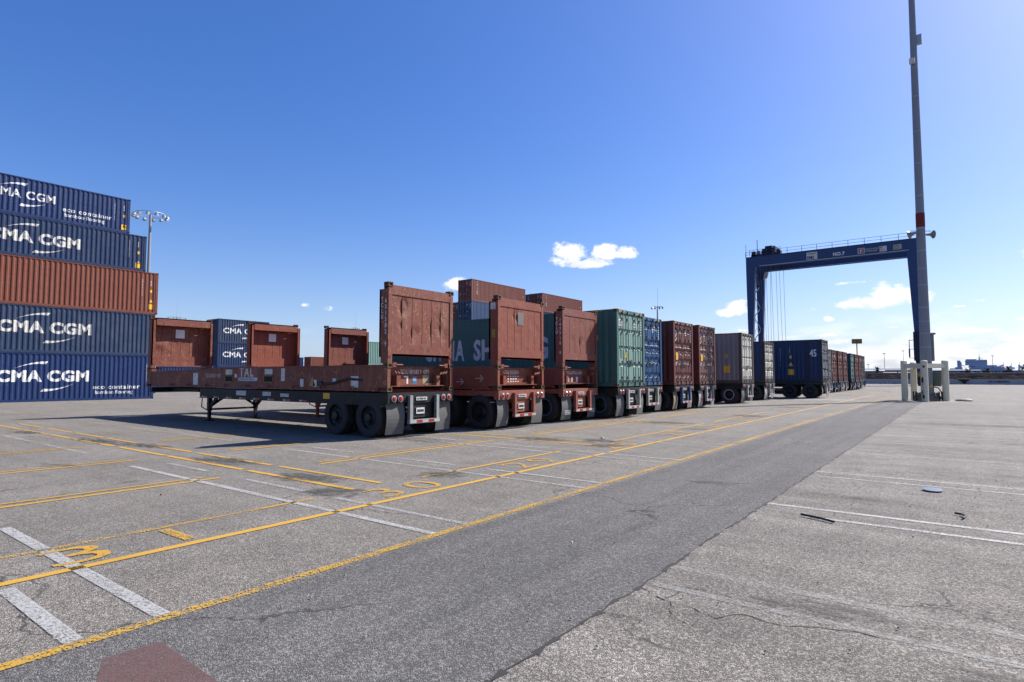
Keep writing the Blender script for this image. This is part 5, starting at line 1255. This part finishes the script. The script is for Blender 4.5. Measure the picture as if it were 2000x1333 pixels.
for i, (az, d, h, lb) in enumerate(((-5.55, 330, 4.6, 'small palm right of the white shed'), (-6.9, 340, 3.2, 'lowest palm near the end of the trailer row'), (0.35, 300, 3.4, 'palm in front of the ship stern tower'), (1.55, 300, 3.6, 'palm before the middle of the ship'), (2.75, 300, 4.2, 'palm before the ship deck cranes'), (3.7, 300, 5.0, 'rightmost palm in front of the ship'), (-3.0, 320, 3.4, 'palm seen inside the guard frame'))): palm(lb, az, d, h, 2.3, i)
# grey auxiliary ship
sh = paint('haze_grey_ship_paint', (.72, .78, .9), .6, .0, .1); shl = plain('ship_light_grey', (.85, .88, .95), .6); shd = plain('ship_window_grey', (.34, .4, .5), .7)
x, y = 24, 985
ship = thing('grey_ship', 'large haze-grey ship with boxy bridge moored across the water', 'ship', (x, y, 0), R(-1.4)); ship.scale = (.78, .8, 1.05)
m = MB(); hull = [(-44, 8), (-38, 7.2), (80, 7.2), (80, 0), (-40, 0)]
m.loft([[(-46, -12, 8.5), (90, -12, 8.5), (90, 12, 8.5), (-46, 12, 8.5), (-50, 0, 9.5)], [(-43, -11, 0), (90, -11, 0), (90, 11, 0), (-43, 11, 0), (-45, 0, 0)]]); hl = add('hull', m.mesh('hull', sh), ship)
m = MB(); m.box(-25, 4, -10, 8, 15.2, 21.5); m.box(-20, 1, -9, 7, 14, 15.3); m.box(-24, -10, -9, 7, 21.5, 22.8); m.box(-8, 4, -9.5, 6, 21.5, 21.9); m.box(-20, 26, -11, 10, 8.5, 12.5); m.box(-18, 16, -10.5, 9, 12.5, 15); m.box(16, 22, -10, 8, 12.5, 13.8)
add('bridge', m.mesh('bridge', sh), ship)
m = MB(); m.box(-36, -30, -5, 5, 8.5, 19.5); m.box(-46, -36, -8, 8, 8.5, 11.5); m.box(-39, -29, -7, 7, 8.5, 13); m.beam((-33, -5.5, 17), (-26, -5.5, 14), .8, .8); m.box(-36, -31.5, -5, 5, 19.3, 21.3); add('funnel', m.mesh('funnel', sh), ship)
m = MB(); m.tube((-6, 0, 21.5), (-6, 0, 29.5), .45, .2); m.box(-8, -4, -.3, .3, 25, 25.5); m.box(-7.2, -4.8, -1, 1, 22, 24.5); m.tube((-2.5, 0, 21.5), (-2.5, 0, 25), .4); m.box(-9.5, -9, -.3, .3, 21.5, 24.5); m.tube((-7.5,0,27),(-4.5,0,27),.15); add('mast', m.mesh('mast', sh), ship)
for i, x_ in enumerate((24, 34, 44, 58, 68)):
    m = MB(); hgt_ = (16, 14.5, 15.5, 14, 13)[i]; m.tube((x_, 0, 8.5), (x_, 0, hgt_), 1.6, 1.0); m.beam((x_, 0, hgt_ - 1), (x_ - (8, 5, -6, 7, -6)[i], 0, hgt_ - 3.5 + (i % 2)), 1.2, 1.6); m.tube((x_, 0, hgt_), (x_ + 1, 0, hgt_ + 3), .3); m.lathe([(1.8, 0), (2.2, 1.2), (1.6, 2.4), (0, 3)], (x_ + 3, 0, 9 + i % 3), axis='Z', n=10); add('deck_crane', m.mesh('deck_crane', sh), ship)
for b_ in [(-25 + k * 2.8, -23.6 + k * 2.8, -10.1, -9.9, 18.6, 19.6) for k in range(10)] + [(-20 + k * 2.8, -18.8 + k * 2.8, -11.15, -10.9, 10, 11) for k in range(16)] + [(-21, -12, -10.7, -10.4, 12.6, 14.2)]:
    m = MB(); m.box(*b_); add('window', m.mesh('window', shd), ship)  # windows in their own darker grey
m = MB(); 
for z in (12.6, 15.0, 8.6): m.box(-26, 26, -11.4, -11.1, z, z + .25)
add('deck_rails', m.mesh('deck_rails', shl), ship)
# dock edge with parked cars in front of the ship
m = MB(); m.box(6, 150, 300, 306, 0, 2.2); m.box(6, 150, 299.8, 300.1, 2.2, 2.5); o = add('pier', m.mesh('pier', plain('dark_pier', (.07, .06, .07), .8))); struct(o)
def car(label, x, y, col, i):
    t = thing('parked_car', label, 'car', (x, y, 2.2), R(8), 'cars parked along the far pier')
    m = MB(); m.prism([(-2.2, .35), (2.2, .35), (2.2, .85), (1.3, .95), (.7, 1.45), (-1.2, 1.45), (-1.9, .95), (-2.2, .9)], 'Y', -.85, .85); add('body', m.mesh('body', col), t)
    for dx in (-1.4, 1.4):
        for dy in (-.8, .8): m = MB(); m.lathe([(.1, -.1), (.33, -.1), (.33, .1), (.1, .1)], (0, 0, 0), n=12); add('wheel', m.mesh('wheel', M_TYRE), t, (dx, dy, .33))
cols = [plain('car_red', (.25, .03, .03), .3), plain('car_dark', (.03, .03, .04), .3), plain('car_silver', (.35, .36, .38), .3), plain('car_blue', (.04, .07, .16), .3)]
for i in range(9): car('%s car on the far pier, %s' % (['red', 'black', 'silver', 'red', 'blue', 'silver', 'black', 'red', 'silver'][i], ['first right of the guard', 'between a red and a silver one', 'in front of the ship stern', 'below the bridge front', 'under the bridge', 'below the mast', 'right of the silver one under the mast', 'below the first deck crane', 'at the right photo edge'][i]), 8 + i * 6.2, 301.5, cols[[0, 1, 2, 0, 3, 2, 1, 0, 2][i]], i)
